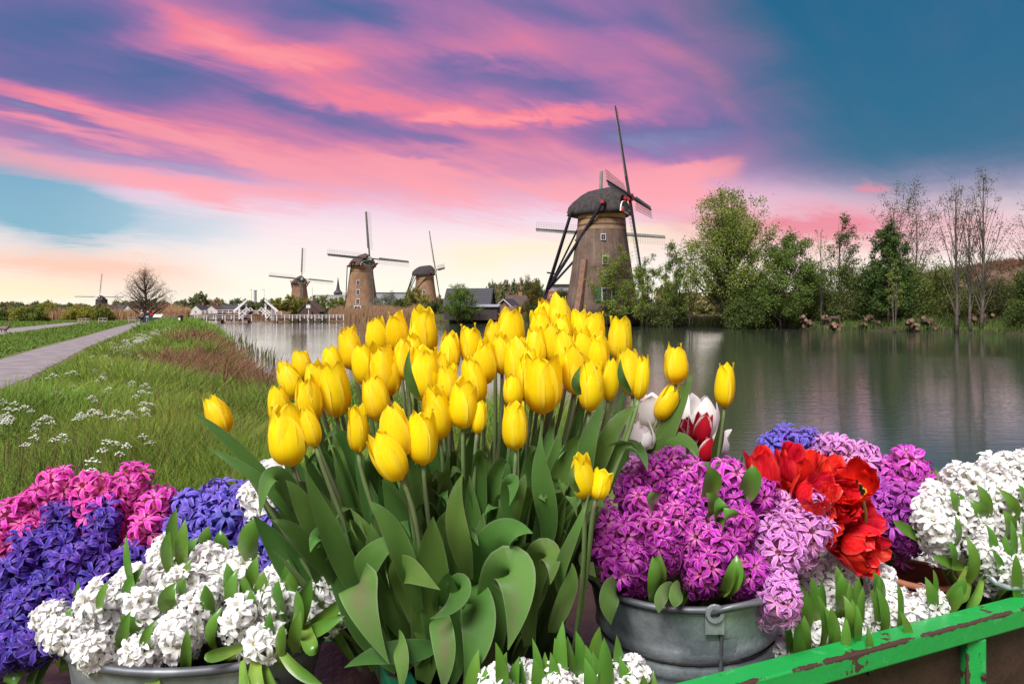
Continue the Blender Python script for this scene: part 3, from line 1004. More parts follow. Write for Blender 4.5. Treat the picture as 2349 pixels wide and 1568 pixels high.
for i, (cx_, ty_, w_, ca_, cb_, lb) in enumerate([
    (640, 682, 34, YA, YB, 'leftmost yellow willow below the far middle mill'),
    (662, 676, 40, YA, (0.33, 0.30, 0.05), 'yellow willow just left of the far middle mill'),
    (690, 684, 36, GA, YB, 'green-yellow willow in front of the far middle mill tower'),
    (716, 680, 40, GA, YB, 'green willow just right of the far middle mill'),
    (748, 678, 46, GA, (0.2, 0.26, 0.05), 'broad green willow before the striped modern building'),
    (775, 682, 40, GA, YB, 'green willow close to left side of the middle mill'),
    (793, 686, 26, GA, YB, 'small green willow touching left side of the middle mill')]):
    tree('far_willow', lb, 'tree', cx_, 722, ty_, w_, 215 + i * 2, 26, 1800, .36, .16, .08, ca_, cb_, 'vase', 4, 60 + i, .7, MG)
# the lone alder by the path
tree('alder_tree', 'lone brown bare-looking alder beside the path and two walkers', 'tree', 334, 742, 617, 124, 92, 90, 1700, .11, .26, .27, (0.13, 0.09, 0.045), (0.24, 0.17, 0.075), 'egg', 1, 80, .5,
     bark=M_bark, spread=.55, twigs=7, bt=.45)
# left meadow bushes
ML = 'bushes in the left meadow'
for i, (cx_, by_, ty_, w_, d_, ca_, cb_, lb) in enumerate([
    (45, 735, 708, 46, 108, GA, YB, 'round green bush nearest left edge of meadow'),
    (88, 735, 704, 46, 104, (0.04, 0.07, 0.02), GB, 'darker spreading bush second from left in meadow'),
    (108, 733, 697, 44, 122, YA, (0.33, 0.31, 0.05), 'tall yellow-green bush behind the spreading meadow bush'),
    (170, 732, 706, 42, 120, YA, YB, 'yellow-green bush mid meadow left of the black mill'),
    (202, 732, 708, 40, 118, YA, YB, 'yellow-green bush just left of the black mill'),
    (238, 732, 709, 38, 112, (0.08, 0.13, 0.02), (0.24, 0.25, 0.04), 'round green bush in front of the black mill'),
    (6, 735, 715, 30, 108, DA, DB, 'dark bush cut by left edge of picture')]):
    tree('meadow_bush', lb, 'bush', cx_, by_, ty_, w_, d_, 30, 2600, .22, .08, .03, ca_, cb_, 'round', 5, 90 + i, .4, ML, spread=.7, clump=1.3)
# the distant belt of trees along the horizon
rb_ = random.Random(77)
BELT = []
for i in range(34):
    cx_ = 5 + i * 13.2 + rb_.uniform(-4, 4)
    BELT.append((cx_, rb_.uniform(692, 702), rb_.uniform(22, 38), 330))
for i in range(13):
    BELT.append((448 + i * 16 + rb_.uniform(-4, 4), rb_.uniform(688, 700), rb_.uniform(24, 38), 330))
BELT += [(459, 678, 46, 320), (420, 692, 30, 325), (540, 690, 44, 320), (575, 692, 34, 322), (606, 690, 36, 322)]
for i in range(9):
    BELT.append((1128 + i * 13, rb_.uniform(650, 660), 34, 300))
for i in range(5):
    BELT.append((1005 + i * 28, rb_.uniform(672, 690), 34, 300))
for i in range(16):
    BELT.append((820 + i * 22, rb_.uniform(690, 700), 34, 340))
for i in range(9):
    BELT.append((1420 + i * 55, rb_.uniform(655, 690), 70, 300))
bl = row_labels([(b[0], b[1]) for b in BELT], 'distant tree on the horizon', 6)
TONES = [((0.12, 0.16, 0.07), (0.21, 0.24, 0.10)), ((0.17, 0.17, 0.07), (0.30, 0.27, 0.10)), ((0.19, 0.15, 0.09), (0.28, 0.22, 0.12)), ((0.09, 0.14, 0.065), (0.17, 0.22, 0.09))]
protos = []
for i in range(6):
    ca_, cb_ = TONES[i % 4]
    protos.append(tree('distant_tree', bl[i], 'tree', BELT[i][0], 719, BELT[i][1], BELT[i][2], BELT[i][3], 34, 1300, .80, .25, .06, ca_, cb_, 'round', 1, 200 + i, .4, 'belt of distant trees', spread=.6, clump=1.5))
for i in range(6, len(BELT)):
    src = protos[rb_.randrange(6)]
    cx_, ty_, w_, d_ = BELT[i]
    c_ = src.copy()
    COL.objects.link(c_)
    p_ = P(cx_, 719, d_)
    c_.location = (p_.x, p_.y, 0)
    k_ = protos.index(src)
    sz_ = (P(cx_, ty_, d_).z) / (P(0, BELT[k_][1], BELT[k_][3]).z)
    sw_ = (w_ * d_) / (BELT[k_][2] * BELT[k_][3])
    c_.scale = (sw_, sw_, sz_)
    c_.rotation_euler = (0, 0, rb_.uniform(0, 6.28))
    c_['label'] = bl[i]
    for ch in src.children:
        q_ = ch.copy()
        COL.objects.link(q_)
        q_.parent = c_


def stump(px, py, d, r, h, seed, label, group=None):
    rg = random.Random(seed)
    loc = P(px, py, d)
    loc.z = max(WATER_Z, float(ground_z(np.array([loc.x]), np.array([loc.y]))[0]))
    t = thing('pollard_stump', loc, label, 'tree stump', group)
    m = MB()
    m.tube([(0, 0, -.2), (.05, 0, h * .4), (-.03, 0, h * .75), (0, 0, h)], [r * 1.15, r * .9, r, r * 1.3], 9)
    for i in range(9):
        a = i * 2.4
        m.ball((math.cos(a) * r * .9, math.sin(a) * r * .9, h * rg.uniform(.8, 1.12)), r * rg.uniform(.35, .6), 7, 5, (1, 1, 1), .25, rg)
    m.build('trunk', M_bark, t)
    k2 = MB()
    for i in range(7):
        a = rg.uniform(0, 6.28)
        p0 = V((math.cos(a) * r * .8, math.sin(a) * r * .8, h))
        k2.tube([p0, p0 + V((math.cos(a) * .15, math.sin(a) * .15, rg.uniform(.15, .35)))], [.09, .06], 5)
    k2.build('branch_stub', M_bark, t)


stump(1352, 728, 100, .62, 2.7, 1, 'knobbly brown pollard stump in front of the big mill')

# heaps of cut willow trunks on the far bank
M_cut = mat('cut_wood', (0.20, 0.125, 0.075), 0.85, (0.12, 0.075, 0.045), ns=5)
for hi, (px, py, d, n, sp, lb) in enumerate([
    (1847, 743, 80, 12, 1.3, 'heap of sawn trunks left of the darkest shrub, leftmost heap'),
    (1904, 752, 74, 16, 1.5, 'heap of sawn trunks at the waterline, second from left'),
    (1998, 742, 77, 8, .9, 'small heap of sawn trunks, third from left'),
    (2108, 750, 72, 22, 2.3, 'largest heap of sawn trunks with pale cut ends'),
    (2247, 752, 70, 12, 1.8, 'heap of sawn trunks at foot of three tall trees')]):
    rg = random.Random(300 + hi)
    loc = P(px, py, d)
    loc.z = max(WATER_Z + .05, float(ground_z(np.array([loc.x]), np.array([loc.y]))[0]))
    t = thing('log_heap', loc, lb, 'log heap', 'heaps of sawn trunks')
    for q in range(n):
        hh = rg.random()
        c_ = V((rg.uniform(-sp, sp) * (1 - hh * .6), rg.uniform(-.7, .7), .2 + hh * 1.25 * (1 - 0.0)))
        dr = V((rg.uniform(-.7, .7), -1, rg.uniform(-.2, .6))).normalized()
        L, r_ = rg.uniform(.5, 1.0), rg.uniform(.14, .25)
        m = MB().tube([c_ + dr * L * .5, c_, c_ - dr * L * .5], [r_, r_ * 1.08, r_], 8, False)
        lg = m.build('log', M_bark, t)
        s_ = dr.cross(V((0, 0, 1))).normalized()
        u_ = s_.cross(dr)
        for sg in (1, -1):
            MB().add([c_ + dr * sg * L * .5 + (s_ * math.cos(z * .785) + u_ * math.sin(z * .785)) * r_ for z in range(8)], [tuple(range(8))]).build('cut_end', M_cut, lg)

# ================================================================ windmills
def m_brick(c1, c2, cm):
    def f(k, vec):
        g = k.n('ShaderNodeTexCoord').outputs['Object']
        x, y, z = k.sep(g)
        a = k.m('MULTIPLY', k.m('ARCTAN2', y, x), 4.2)
        bt = k.n('ShaderNodeTexBrick')
        k.put(bt.inputs['Vector'], k.comb(a, z, 0.0))
        bt.inputs['Scale'].default_value = 2.4
        bt.inputs['Mortar Size'].default_value = 0.02
        bt.inputs['Color1'].default_value = (*c1, 1)
        bt.inputs['Color2'].default_value = (*c2, 1)
        bt.inputs['Mortar'].default_value = (*cm, 1)
        n_ = k.step(k.noise(g, 0.55, 7, 0.65).outputs[0], 0.36, 0.66)
        c = k.mix(k.m('MULTIPLY', n_, 0.7), bt.outputs[0], tuple(q * 0.45 for q in c1))
        c = k.mix(k.m('MULTIPLY', k.step(k.noise(g, 3.2, 6, 0.7).outputs[0], 0.45, 0.7), 0.4), c, tuple(min(1, q * 1.5) for q in c1))
        s_ = k.step(k.noise(k.comb(k.m('MULTIPLY', a, 1.2), k.m('MULTIPLY', z, 0.12), 0.0), 1.3, 5).outputs[0], 0.5, 0.75)
        return k.mix(k.m('MULTIPLY', s_, 0.35), c, (0.30, 0.24, 0.19))
    return f


M_brick_dark = mat('mill_brick_dark', (0, 0, 0), 0.9, build=m_brick((0.150, 0.098, 0.068), (0.105, 0.072, 0.052), (0.17, 0.135, 0.11)), bump=0.4, bs=9)
M_brick_tan = mat('mill_brick_tan', (0, 0, 0), 0.9, build=m_brick((0.29, 0.165, 0.085), (0.21, 0.12, 0.065), (0.29, 0.21, 0.14)), bump=0.4, bs=9)
M_brick_rib = mat('brick_rib', (0.22, 0.125, 0.08), 0.9, (0.15, 0.09, 0.06), ns=2)
M_thatch = mat('thatch_dark', (0.052, 0.045, 0.042), 0.95, (0.028, 0.025, 0.026), ns=2.2, det=8, bump=0.9, bs=9, stretch=(1, 1, .3))
M_thatch_br = mat('thatch_brown', (0.10, 0.068, 0.05), 0.95, (0.055, 0.04, 0.033), ns=2.2, det=8, bump=0.9, bs=9, stretch=(1, 1, .3))
M_band = mat('band_yellow', (0.50, 0.30, 0.07), 0.7, (0.36, 0.23, 0.08), ns=1.5, det=6)
M_bandtan = mat('band_tan', (0.30, 0.195, 0.10), 0.8, (0.22, 0.145, 0.08), ns=1.5, det=6)
M_bandline = mat('band_line', (0.10, 0.055, 0.04), 0.8)
M_tar = mat('tarred_wood', (0.012, 0.014, 0.019), 0.5, (0.022, 0.024, 0.03), ns=4)
M_white = mat('white_paint', (0.72, 0.72, 0.70), 0.5, (0.60, 0.60, 0.57), ns=3, det=6)
M_red = mat('red_paint', (0.42, 0.02, 0.03), 0.5)
M_mgreen = mat('mill_green', (0.025, 0.12, 0.065), 0.5, (0.02, 0.09, 0.05), ns=3)
M_sail = mat('sail_board', (0.16, 0.20, 0.15), 0.7, (0.22, 0.22, 0.19), ns=1.2, det=6)
M_stock = mat('sail_stock', (0.055, 0.055, 0.05), 0.7, (0.10, 0.10, 0.09), ns=1.5)
M_lath = mat('sail_lath', (0.16, 0.14, 0.125), 0.8)
M_glass = mat('dark_glass', (0.03, 0.035, 0.04), 0.08, spec=0.6)
M_blackwood = mat('black_boards', (0.035, 0.026, 0.024), 0.8, (0.055, 0.042, 0.036), ns=2, stretch=(6, 6, .4))


def mill(label, px, d, hubz, yaw, sail_len, tower_m, thatch, rot=0.0, windows=(), cap_band=True, rib=False, stockmat=None, shape=None, tail=True, lean=9.0, zb=0.0):
    """yaw: direction the sails face, degrees from +X towards -Y (towards the viewer)"""
    base = P(px, HY, d)
    base.z = zb
    sc = (hubz - zb) / 18.25
    t = thing('windmill', base, label, 'windmill', 'windmills', -R(yaw), sc)
    tw = shape or [(5.75, -.3), (5.25, 3.0), (4.55, 7.2), (4.0, 11.0), (3.6, 14.0), (3.45, 15.9)]
    MB().lathe(tw, 48 if shape is None else 8).build('tower', tower_m, t, shape is None)
    rad = lambda z: float(np.interp(z, [p[1] for p in tw], [p[0] for p in tw]))
    if cap_band:
        for z0, z1, mm, g in ((15.2, 15.95, M_band, .05), (14.3, 14.95, M_bandtan, .05), (14.95, 15.2, M_bandline, .03), (14.05, 14.3, M_bandline, .03), (13.5, 14.05, M_bandtan, .02)):
            MB().lathe([(rad(z0) + g - .2, z0), (rad(z0) + g, z0), (rad(z1) + g, z1), (rad(z1) + g - .2, z1)], 48, cap=False).build('painted_band', mm, t, False)
    st = [(-5.1, 17.35, 1.0, 15.9), (-4.3, 18.15, 2.3, 15.8), (-3.2, 18.95, 3.1, 15.75), (-2.0, 19.55, 3.6, 15.7), (-.6, 19.8, 3.9, 15.7), (.8, 19.98, 3.95, 15.7),
          (2.1, 20.1, 3.75, 15.75), (3.0, 19.7, 3.45, 15.8), (3.45, 19.2, 3.1, 15.9)]
    m = MB()
    nn = 13
    CS = ([0, .17, .34, .5, .67, .84, 1], [0, .22, .46, .68, .86, .97, 1.0], [1, .92, .78, .60, .40, .18, 0])
    for x, zt, w_, zb_ in st:
        for q in range(nn):
            a = math.pi * q / (nn - 1)
            cc, ss = math.cos(a), math.sin(a)
            sx_ = abs(1 - 2 * q / (nn - 1))
            m.v.append((x + (.08 * math.sin(q * 2.3 + x)), w_ * math.copysign(float(np.interp(sx_, CS[0], CS[1])), cc), zb_ + (zt - zb_) * float(np.interp(sx_, CS[0], CS[2]))))
    for i in range(len(st) - 1):
        for q in range(nn - 1):
            a = i * nn + q
            m.f.append((a, a + nn, a + nn + 1, a + 1))
        m.f.append((i * nn, i * nn + nn - 1, (i + 1) * nn + nn - 1, (i + 1) * nn))
    m.f.append(tuple(range(nn)))
    cap_o = m.build('cap', thatch, t, True)
    g = MB()
    gp = [(3.56, 2.9 * math.copysign(abs(math.cos(math.pi * q / 12)) ** .85, math.cos(math.pi * q / 12)), 15.95 + 1.75 * math.sin(math.pi * q / 12) ** .8) for q in range(13)]
    g.add(gp + [(3.4, y, z) for x, y, z in gp], [tuple(range(12, -1, -1))] + [(q, q + 1, q + 14, q + 13) for q in range(12)] + [(12, 0, 13, 25)])
    gb = g.build('gable_board', M_mgreen, cap_o)
    tr_ = MB()
    for q in range(12):
        tr_.beam(V(gp[q]) + V((.06, 0, 0)), V(gp[q + 1]) + V((.06, 0, 0)), .10, .18, up=(1, 0, 0))
    tr_.beam((3.66, -2.7, 16.1), (3.66, 2.7, 16.1), .1, .25)
    for yy in (-1.7, 1.7):
        tr_.box((3.7, yy, 16.55), (.12, .9, .25))
    tr_.build('white_trim', M_white, cap_o)
    rd = MB()
    for yy in (-2.35, 2.35):
        rd.box((3.75, yy, 16.2), (.5, .7, .55))
    rd.build('beam_end', M_red, cap_o)
    # windshaft and sails
    ax = V((math.cos(R(lean)), 0, math.sin(R(lean))))
    b1 = V((-math.sin(R(lean)), 0, math.cos(R(lean))))
    b2 = V((0, 1, 0))
    hub = V((4.35, 0, 18.25))
    h = MB().tube([hub - ax * 1.4, hub - ax * .3], [.42, .42], 10)
    h.build('windshaft', M_red, t)
    MB().box(hub + ax * .05, (.75, .95, .95), Matrix.Rotation(-R(lean), 3, 'Y')).build('hub', M_red if stockmat else M_white, t)
    L = sail_len / sc
    for s in range(4):
        a = R(rot) + s * math.pi / 2
        u = b1 * math.cos(a) + b2 * math.sin(a)
        v_ = b2 * math.cos(a) - b1 * math.sin(a)
        o_ = hub + ax * (.22 if s % 2 else -.12)
        so = MB().beam(o_ + u * .15, o_ + u * L, .36, .42, up=ax, taper=.5).build('sail', stockmat or M_stock, t)
        MB().beam(o_ + u * L * .22 - v_ * .38, o_ + u * L * .995 - v_ * .34, .05, .50, up=v_).build('wind_board', M_sail, so)
        lt = MB()
        n_ = 22
        for q in range(n_):
            f_ = .2 + .79 * q / (n_ - 1)
            tw_ = ax * (.30 * (1 - q / n_))
            lt.beam(o_ + u * L * f_, o_ + u * L * f_ + v_ * 1.5 - tw_, .032, .032)
        for w_ in (.55, 1.0, 1.48):
            lt.beam(o_ + u * L * .2 + v_ * w_ - ax * .25 * w_ / 1.7, o_ + u * L * .99 + v_ * w_, .03, .03)
        lt.build('lattice', M_lath, so)
    if tail:
        T = V((-9.2, 0, 3.2))
        MB().beam(T - V((.5, 0, 1.6)), (-4.7, 0, 16.7), .46, .46, taper=.8).build('tail_pole', M_tar, t)
        MB().beam((-3.7, -3.1, 16.15), (-3.7, 3.1, 16.15), .34, .34).build('cross_beam', M_tar, t)
        MB().beam((1.5, -4.9, 17.0), (1.5, 4.9, 17.0), .42, .42).build('cross_beam', M_tar, t)
        for s in (-1, 1):
            MB().beam(T + V((0, 0, .4)), (-3.7, 3.0 * s, 16.15), .26, .26).build('brace', M_tar, t)
            MB().beam(T + V((.5, 0, 1.5)), (1.5, 4.8 * s, 17.0), .34, .34).build('brace', M_tar, t)
            MB().box((1.5, 4.95 * s, 17.1), (.45, .35, .45)).build('beam_end', M_red, t)
        MB().beam(T + V((1.2, -1.7, 4.2)), T + V((1.2, 1.7, 4.2)), .2, .2).build('winch_beam', M_tar, t)
        MB().beam(T + V((-.2, -1.0, -.6)), T + V((-.2, 1.0, -.6)), .3, .3).build('winch_beam', M_tar, t)
    # windows on the side turned to the viewer
    cam_dir = math.atan2(-base.y, -base.x) + R(yaw)
    for (u_, z, w_, h_, kind) in windows:
        a = cam_dir + math.asin(u_)
        r_ = rad(z)
        n3 = V((math.cos(a), math.sin(a), 0.12)).normalized()
        t3 = V((-math.sin(a), math.cos(a), 0))
        c_ = V((math.cos(a) * r_, math.sin(a) * r_, z))
        rm = Matrix((t3, n3.cross(t3) * -1, n3)).transposed()
        wf = MB()
        wf.box(c_ + n3 * .08, (w_, h_, .18), rm)
        wo = wf.build('window', M_white, t)
        pn = MB()
        for sx_ in (-1, 1):
            for sy_ in (-1, 1):
                pn.box(c_ + n3 * .19 + rm @ V((sx_ * w_ * .215, sy_ * h_ * .22, 0)), (w_ * .39, h_ * .40, .03), rm)
        pn.build('pane', M_glass, wo)
        if kind:
            for sx_ in (-1, 1):
                MB().box(c_ + n3 * .10 + rm @ V((sx_ * w_ * .82, 0, 0)), (w_ * .55, h_, .12), rm).build('shutter', M_mgreen, t)
    if rib:
        a = cam_dir - math.asin(.55)
        pts = [V((math.cos(a) * (rad(z) + g_), math.sin(a) * (rad(z) + g_), z)) for z, g_ in ((0, .9), (4, .35), (9.0, .05))]
        rb2 = MB()
        for p, q in zip(pts, pts[1:]):
            rb2.beam(p, q, .9, .7, up=(math.cos(a), math.sin(a), 0))
        rb2.build('buttress', M_brick_rib, t)
    return t


mill('biggest windmill: dark brick tower, dark thatched cap, black tail poles', 1380, 102, 18.25, 23, 13.9, M_brick_dark, M_thatch, 0,
     [(.06, 12.2, .7, .95, 0), (.12, 8.9, .85, 1.3, 0), (.14, 6.2, .75, 1.1, 0), (.14, 3.9, 1.5, 2.0, 1)], rib=True, stockmat=M_tar)
mill('windmill almost hidden behind the biggest one, only its sails showing', 1368, 148, 1.65 + 171 * 148 / F, 84, 13.9, M_brick_tan, M_thatch_br, 3.5)
mill('second largest windmill: tan brick tower beside the reed bed', 830, 198, 16.5, 43, 13.9, M_brick_tan, M_thatch_br, 2.0,
     [(-.26, 10.6, 1.1, 1.5, 0), (-.26, 7.6, 1.1, 1.7, 0), (-.24, 4.6, 1.2, 1.8, 0), (-.25, 2.2, 2.2, 2.2, 1)])
mill('far tan windmill above the raised drawbridge, sails spread wide', 687, 300, 15.4, 58, 13.9, M_brick_tan, M_thatch_br, 4.7, [(.3, 8.5, 1.1, 1.5, 0)])
mill('small windmill with dark cap and one long bare sail, before yellow bush', 975, 240, 16.0, -18, 13.9, M_brick_tan, M_thatch, 0, [(-.1, 9.2, 1.1, 1.5, 0)])
mill('small black windmill at far left beside the lone alder', 233, 400, 9.6, 86, 13.9, M_blackwood, M_thatch, 1, (), False, False, None,
     [(7.2, -.3), (6.6, 4.0), (6.0, 10.0), (5.7, 15.9)], tail=False)


# ================================================================ houses and other buildings
def house(name, label, px, by, d, w, dep, hw, hr, wallc, roofc, rz=0.0, wins=(), chim=None, group=None, cat='house', zb=None, trim=None, over=.25):
    """gabled house: w along local x (ridge along x), dep along y; gables at the x ends"""
    loc = P(px, by, d)
    loc.z = 0 if zb is None else zb
    t = thing(name, loc, label, cat, group, R(rz))
    x, y = w / 2, dep / 2
    m = MB().add([(-x, -y, 0), (x, -y, 0), (x, y, 0), (-x, y, 0), (-x, -y, hw), (x, -y, hw), (x, y, hw), (-x, y, hw), (-x, 0, hw + hr), (x, 0, hw + hr)],
                 [(0, 1, 5, 4), (1, 2, 6, 9, 5), (2, 3, 7, 6), (3, 0, 4, 8, 7), (4, 5, 9, 8), (6, 7, 8, 9)])
    m.build('wall', wallc, t)
    rm = MB()
    for s in (-1, 1):
        e0 = V((0, s * (y + over), hw - over * hr / y))
        r0 = V((0, 0, hw + hr))
        n_ = (r0 - e0).cross(V((1, 0, 0))).normalized() * (-s) * .14
        if n_.z < 0:
            n_ = -n_
        pts = []
        for q in (V((0, 0, .02)), n_ + V((0, 0, .02))):
            pts += [e0 + q + V((-x - over, 0, 0)), e0 + q + V((x + over, 0, 0)), r0 + q + V((x + over, 0, 0)), r0 + q + V((-x - over, 0, 0))]
        rm.add(pts, [(0, 1, 2, 3), (7, 6, 5, 4), (0, 4, 5, 1), (1, 5, 6, 2), (2, 6, 7, 3), (3, 7, 4, 0)])
    ro = rm.build('roof', roofc, t)
    if trim:
        tm = MB()
        for sx_ in (-1, 1):
            for s in (-1, 1):
                tm.beam((sx_ * (x + over + .05), s * (y + over), hw - over * hr / y - .05), (sx_ * (x + over + .05), 0, hw + hr - .02), .1, .34, up=(sx_, 0, 0))
        tm.build('barge_board', trim, ro)
    for face, u_, z, ww, wh in wins:
        c_ = {'f': V((u_, -y - .03, z)), 'l': V((-x - .03, u_, z)), 'r': V((x + .03, u_, z)), 't': V((u_, -y * .55, z))}[face]
        sz = (ww, .1, wh) if face in 'ft' else (.1, ww, wh)
        fo = MB().box(c_, sz).build('window', M_white, t)
        ip = V((0, -.045, 0)) if face in 'ft' else V((-.045 if face == 'l' else .045, 0, 0))
        MB().box(c_ + ip, (sz[0] * (.8 if face in 'ft' else .5), sz[1] * (.5 if face in 'ft' else .8), sz[2] * .8)).build('pane', M_glass, fo)
    if chim:
        MB().box((chim[0], chim[1], hw + hr + .1), (.7, .7, 1.5)).build('chimney', chim[2], ro)
    return t


M_tile_dark = mat('roof_slate', (0.05, 0.052, 0.06), 0.6, (0.035, 0.037, 0.044), ns=4, bump=.5, bs=5)
M_tile_brown = mat('roof_brown', (0.11, 0.075, 0.06), 0.8, (0.075, 0.055, 0.045), ns=2)
M_tile_red = mat('roof_red', (0.24, 0.11, 0.075), 0.8, (0.17, 0.09, 0.06), ns=2)
M_wall_or = mat('wall_orange_brick', (0.42, 0.21, 0.10), 0.85, (0.32, 0.17, 0.09), ns=2)
M_wall_wh = mat('wall_white', (0.52, 0.48, 0.43), 0.8, (0.44, 0.41, 0.37), ns=1.5)
M_wall_red = mat('wall_red_brick', (0.36, 0.10, 0.06), 0.85, (0.27, 0.085, 0.055), ns=2)
M_wall_grey = mat('wall_grey', (0.30, 0.32, 0.34), 0.7, (0.24, 0.26, 0.28), ns=1)

# black shed with slate roof: the roof tiles run in rows, each row a slab
sh = house('black_shed', 'black wooden shed with steep slate roof on the far bank', 1078, 722, 124, 8.2, 6.0, 2.4, 3.1, M_blackwood, M_tile_dark, -8, (), cat='shed')
for r_ in range(9):
    f_ = (r_ + .5) / 9
    MB().box((0, -(3.25 * (1 - f_)), 2.28 + 3.3 * f_ + .10), (8.5, .46, .10), Matrix.Rotation(R(45), 3, 'X')).build('tile_row', M_tile_dark, sh)
MB().box((2.6, -4.4, 1.15), (6.8, 2.6, 2.3)).build('lean_to', M_blackwood, sh)
MB().box((2.6, -4.5, 2.5), (7.2, 3.1, .12), Matrix.Rotation(R(7), 3, 'X')).build('lean_to_roof', M_wall_grey, sh)
MB().beam((4.1, 0, 5.4), (4.1, 0, 7.4), .07, .07).build('finial', M_tar, sh)
MB().beam((4.25, -3.2, 2.2), (4.25, 0, 5.62), .2, .3).build('ridge_board', M_tar, sh)
house('white_gabled_house', 'brick house with white barge boards, right of black shed', 1166, 722, 132, 4.2, 4.6, 1.9, 1.9, mat('wall_brown_brick', (0.20, 0.12, 0.08), .9, (0.15, 0.09, 0.06)), M_tile_dark, 68,
      [('l', 0, 1.1, .8, .7)], trim=M_white)
house('orange_house', 'orange brick house with chimney behind the white-gabled one', 1183, 722, 160, 5, 5, 2.8, 2.4, M_wall_or, M_tile_brown, 25, [('f', 0, 1.8, .9, 1.1)], (1.2, 0, M_wall_or))
# red brick flats behind the mill's tail
fl = thing('brick_flats', (P(1290, 712, 330).x, 330, 0), 'red brick flats with glass top floor left of biggest mill', 'building')
MB().box((0, 0, 5.5), (24, 12, 11)).build('wall', M_wall_red, fl)
MB().box((1, 0, 12.4), (14, 9, 2.8)).build('penthouse', M_wall_grey, fl)
MB().box((1, 0, 14.0), (16, 11, .4)).build('roof', M_tile_dark, fl)
for q in range(5):
    for z in (3.5, 8.2):
        fw = MB().box((-9.5 + q * 4.6, -6.04, z), (3.0, .1, 1.9)).build('window', M_white, fl)
        MB().box((-9.5 + q * 4.6, -6.1, z), (2.6, .08, 1.5)).build('pane', M_glass, fw)
# striped modern block and its neighbour, church tower
mo = thing('striped_building', (P(762, 712, 520).x, 520, 0), 'long pale building with vertical grey stripes near church spire', 'building')
MB().box((0, 0, 6.5), (24, 12, 13.0)).build('wall', M_wall_wh, mo)
for q in range(15):
    MB().box((-11.2 + q * 1.6, -6.06, 8.0), (.75, .14, 9.6)).build('window_strip', M_wall_grey, mo)
MB().box((0, 0, 13.2), (24.4, 12.4, .5)).build('roof', M_wall_grey, mo)
lb_ = thing('long_grey_building', (P(905, 712, 480).x, 480, 0), 'long low dark grey building behind the blossoming bush', 'building')
MB().box((0, 0, 6.8), (27, 14, 13.6)).build('wall', M_wall_grey, lb_)
MB().box((0, 0, 13.9), (27.5, 14.5, .6)).build('roof', M_tile_dark, lb_)
ch = thing('church', (P(775.5, 712, 640).x, 640, 0), 'brick church tower with slender grey spire', 'church')
MB().box((0, 0, 9), (6.4, 6.4, 18)).build('tower', M_tile_brown, ch)
MB().lathe([(4.6, 18), (1.9, 21), (1.2, 25), (.1, 33)], 8).build('spire', M_tile_dark, ch)
for s in (-1, 1):
    MB().box((s * 1.3, -3.24, 14.5), (1.2, .12, 3)).build('louvre', M_tile_dark, ch)
wd_ = thing('wedge_hall', (P(292, 712, 420).x, 420, 0), 'dark hall with sloping roof between black mill and alder', 'building')
MB().add([(-8.5, -4, 0), (5, -4, 0), (5, 4, 0), (-8.5, 4, 0), (-8.5, -4, 3), (5, -4, 7.6), (5, 4, 7.6), (-8.5, 4, 3)],
         [(0, 1, 5, 4), (1, 2, 6, 5), (2, 3, 7, 6), (3, 0, 4, 7), (4, 5, 6, 7)]).build('wall', mat('hall_cladding', (0.07, 0.08, 0.10), .6), wd_)
MB().box((2.8, -4.1, 4.4), (1.6, .2, 1.2)).build('window', M_white, wd_)

HG = 'village houses on the horizon'
for i, (px, rz, w_, wm_, rm_, lb, d) in enumerate([
    (262, 80, 7, M_wall_or, M_tile_brown, 'orange gabled house left of village row', 250),
    (280, 5, 10, M_wall_wh, M_tile_brown, 'long white house with brown roof and dormer', 255),
    (298, 10, 9, M_wall_or, M_tile_dark, 'house with dark roof left of the alder trunk', 252),
    (310, 70, 6, M_wall_wh, M_tile_dark, 'small white gabled house left of the walkers', 240),
    (328, 0, 9, M_wall_or, M_tile_brown, 'brown-roofed house directly behind the alder trunk', 250),
    (352, 8, 9, M_wall_red, M_tile_brown, 'brick house behind the green box', 255),
    (381, 80, 7, M_wall_or, M_tile_red, 'orange gabled house left of the tan reed clump', 260),
    (460, 75, 5, M_wall_wh, M_tile_dark, 'white gabled house nearest left end of drawbridge', 250),
    (478, 12, 9, M_wall_grey, M_tile_brown, 'grey house with brown roof above the bridge rail', 255),
    (494, 80, 5, M_wall_wh, M_tile_brown, 'cream gabled house above the bridge rail', 252),
    (524, 5, 9, M_wall_or, M_tile_dark, 'dark-roofed house left of raised drawbridge leaf', 256)]):
    house('village_house', lb, px, 712, d, w_, 5, 1.7, 1.9, wm_, rm_, rz, [('f', -w_ * .25, 1.0, .9, .9), ('f', w_ * .25, 1.0, .9, .9), ('l', 0, 1.2, 1.0, 1.0)],
          (w_ * .3, 0, M_wall_red) if i % 2 else None, HG)
hut = house('brown_hut', 'small brown wooden hut with pointed roof by the bridge', 716, 722, 172, 3.4, 5.2, 1.5, 2.5, mat('hut_boards', (0.085, 0.05, 0.035), .85, (0.055, 0.035, 0.027), stretch=(6, 6, .5)), M_tile_brown, 84, cat='hut')
MB().beam((-1.75, -.8, 0), (-1.75, -.8, 1.4), .9, .08, up=(0, 1, 0)).build('door', M_tar, hut)
MB().beam((0, 0, 4.0), (0, 0, 7.5), .16, .16).build('flagpole', M_white, hut)

# ================================================================ drawbridge and footbridge
BA, BB = V((-58.2, 122, 0)), V((-35.4, 142, 0))
bdir = (BB - BA).normalized()
bside = V((bdir.y, -bdir.x, 0))
DZ = .05
M_pile = mat('pile_wood', (0.20, 0.11, 0.06), .9, (0.10, 0.06, 0.035), ns=2)
br = thing('drawbridge', (BA.x, BA.y, 0), 'white wooden drawbridge with both leaves raised over the canal', 'bridge')
og = V(br.location)


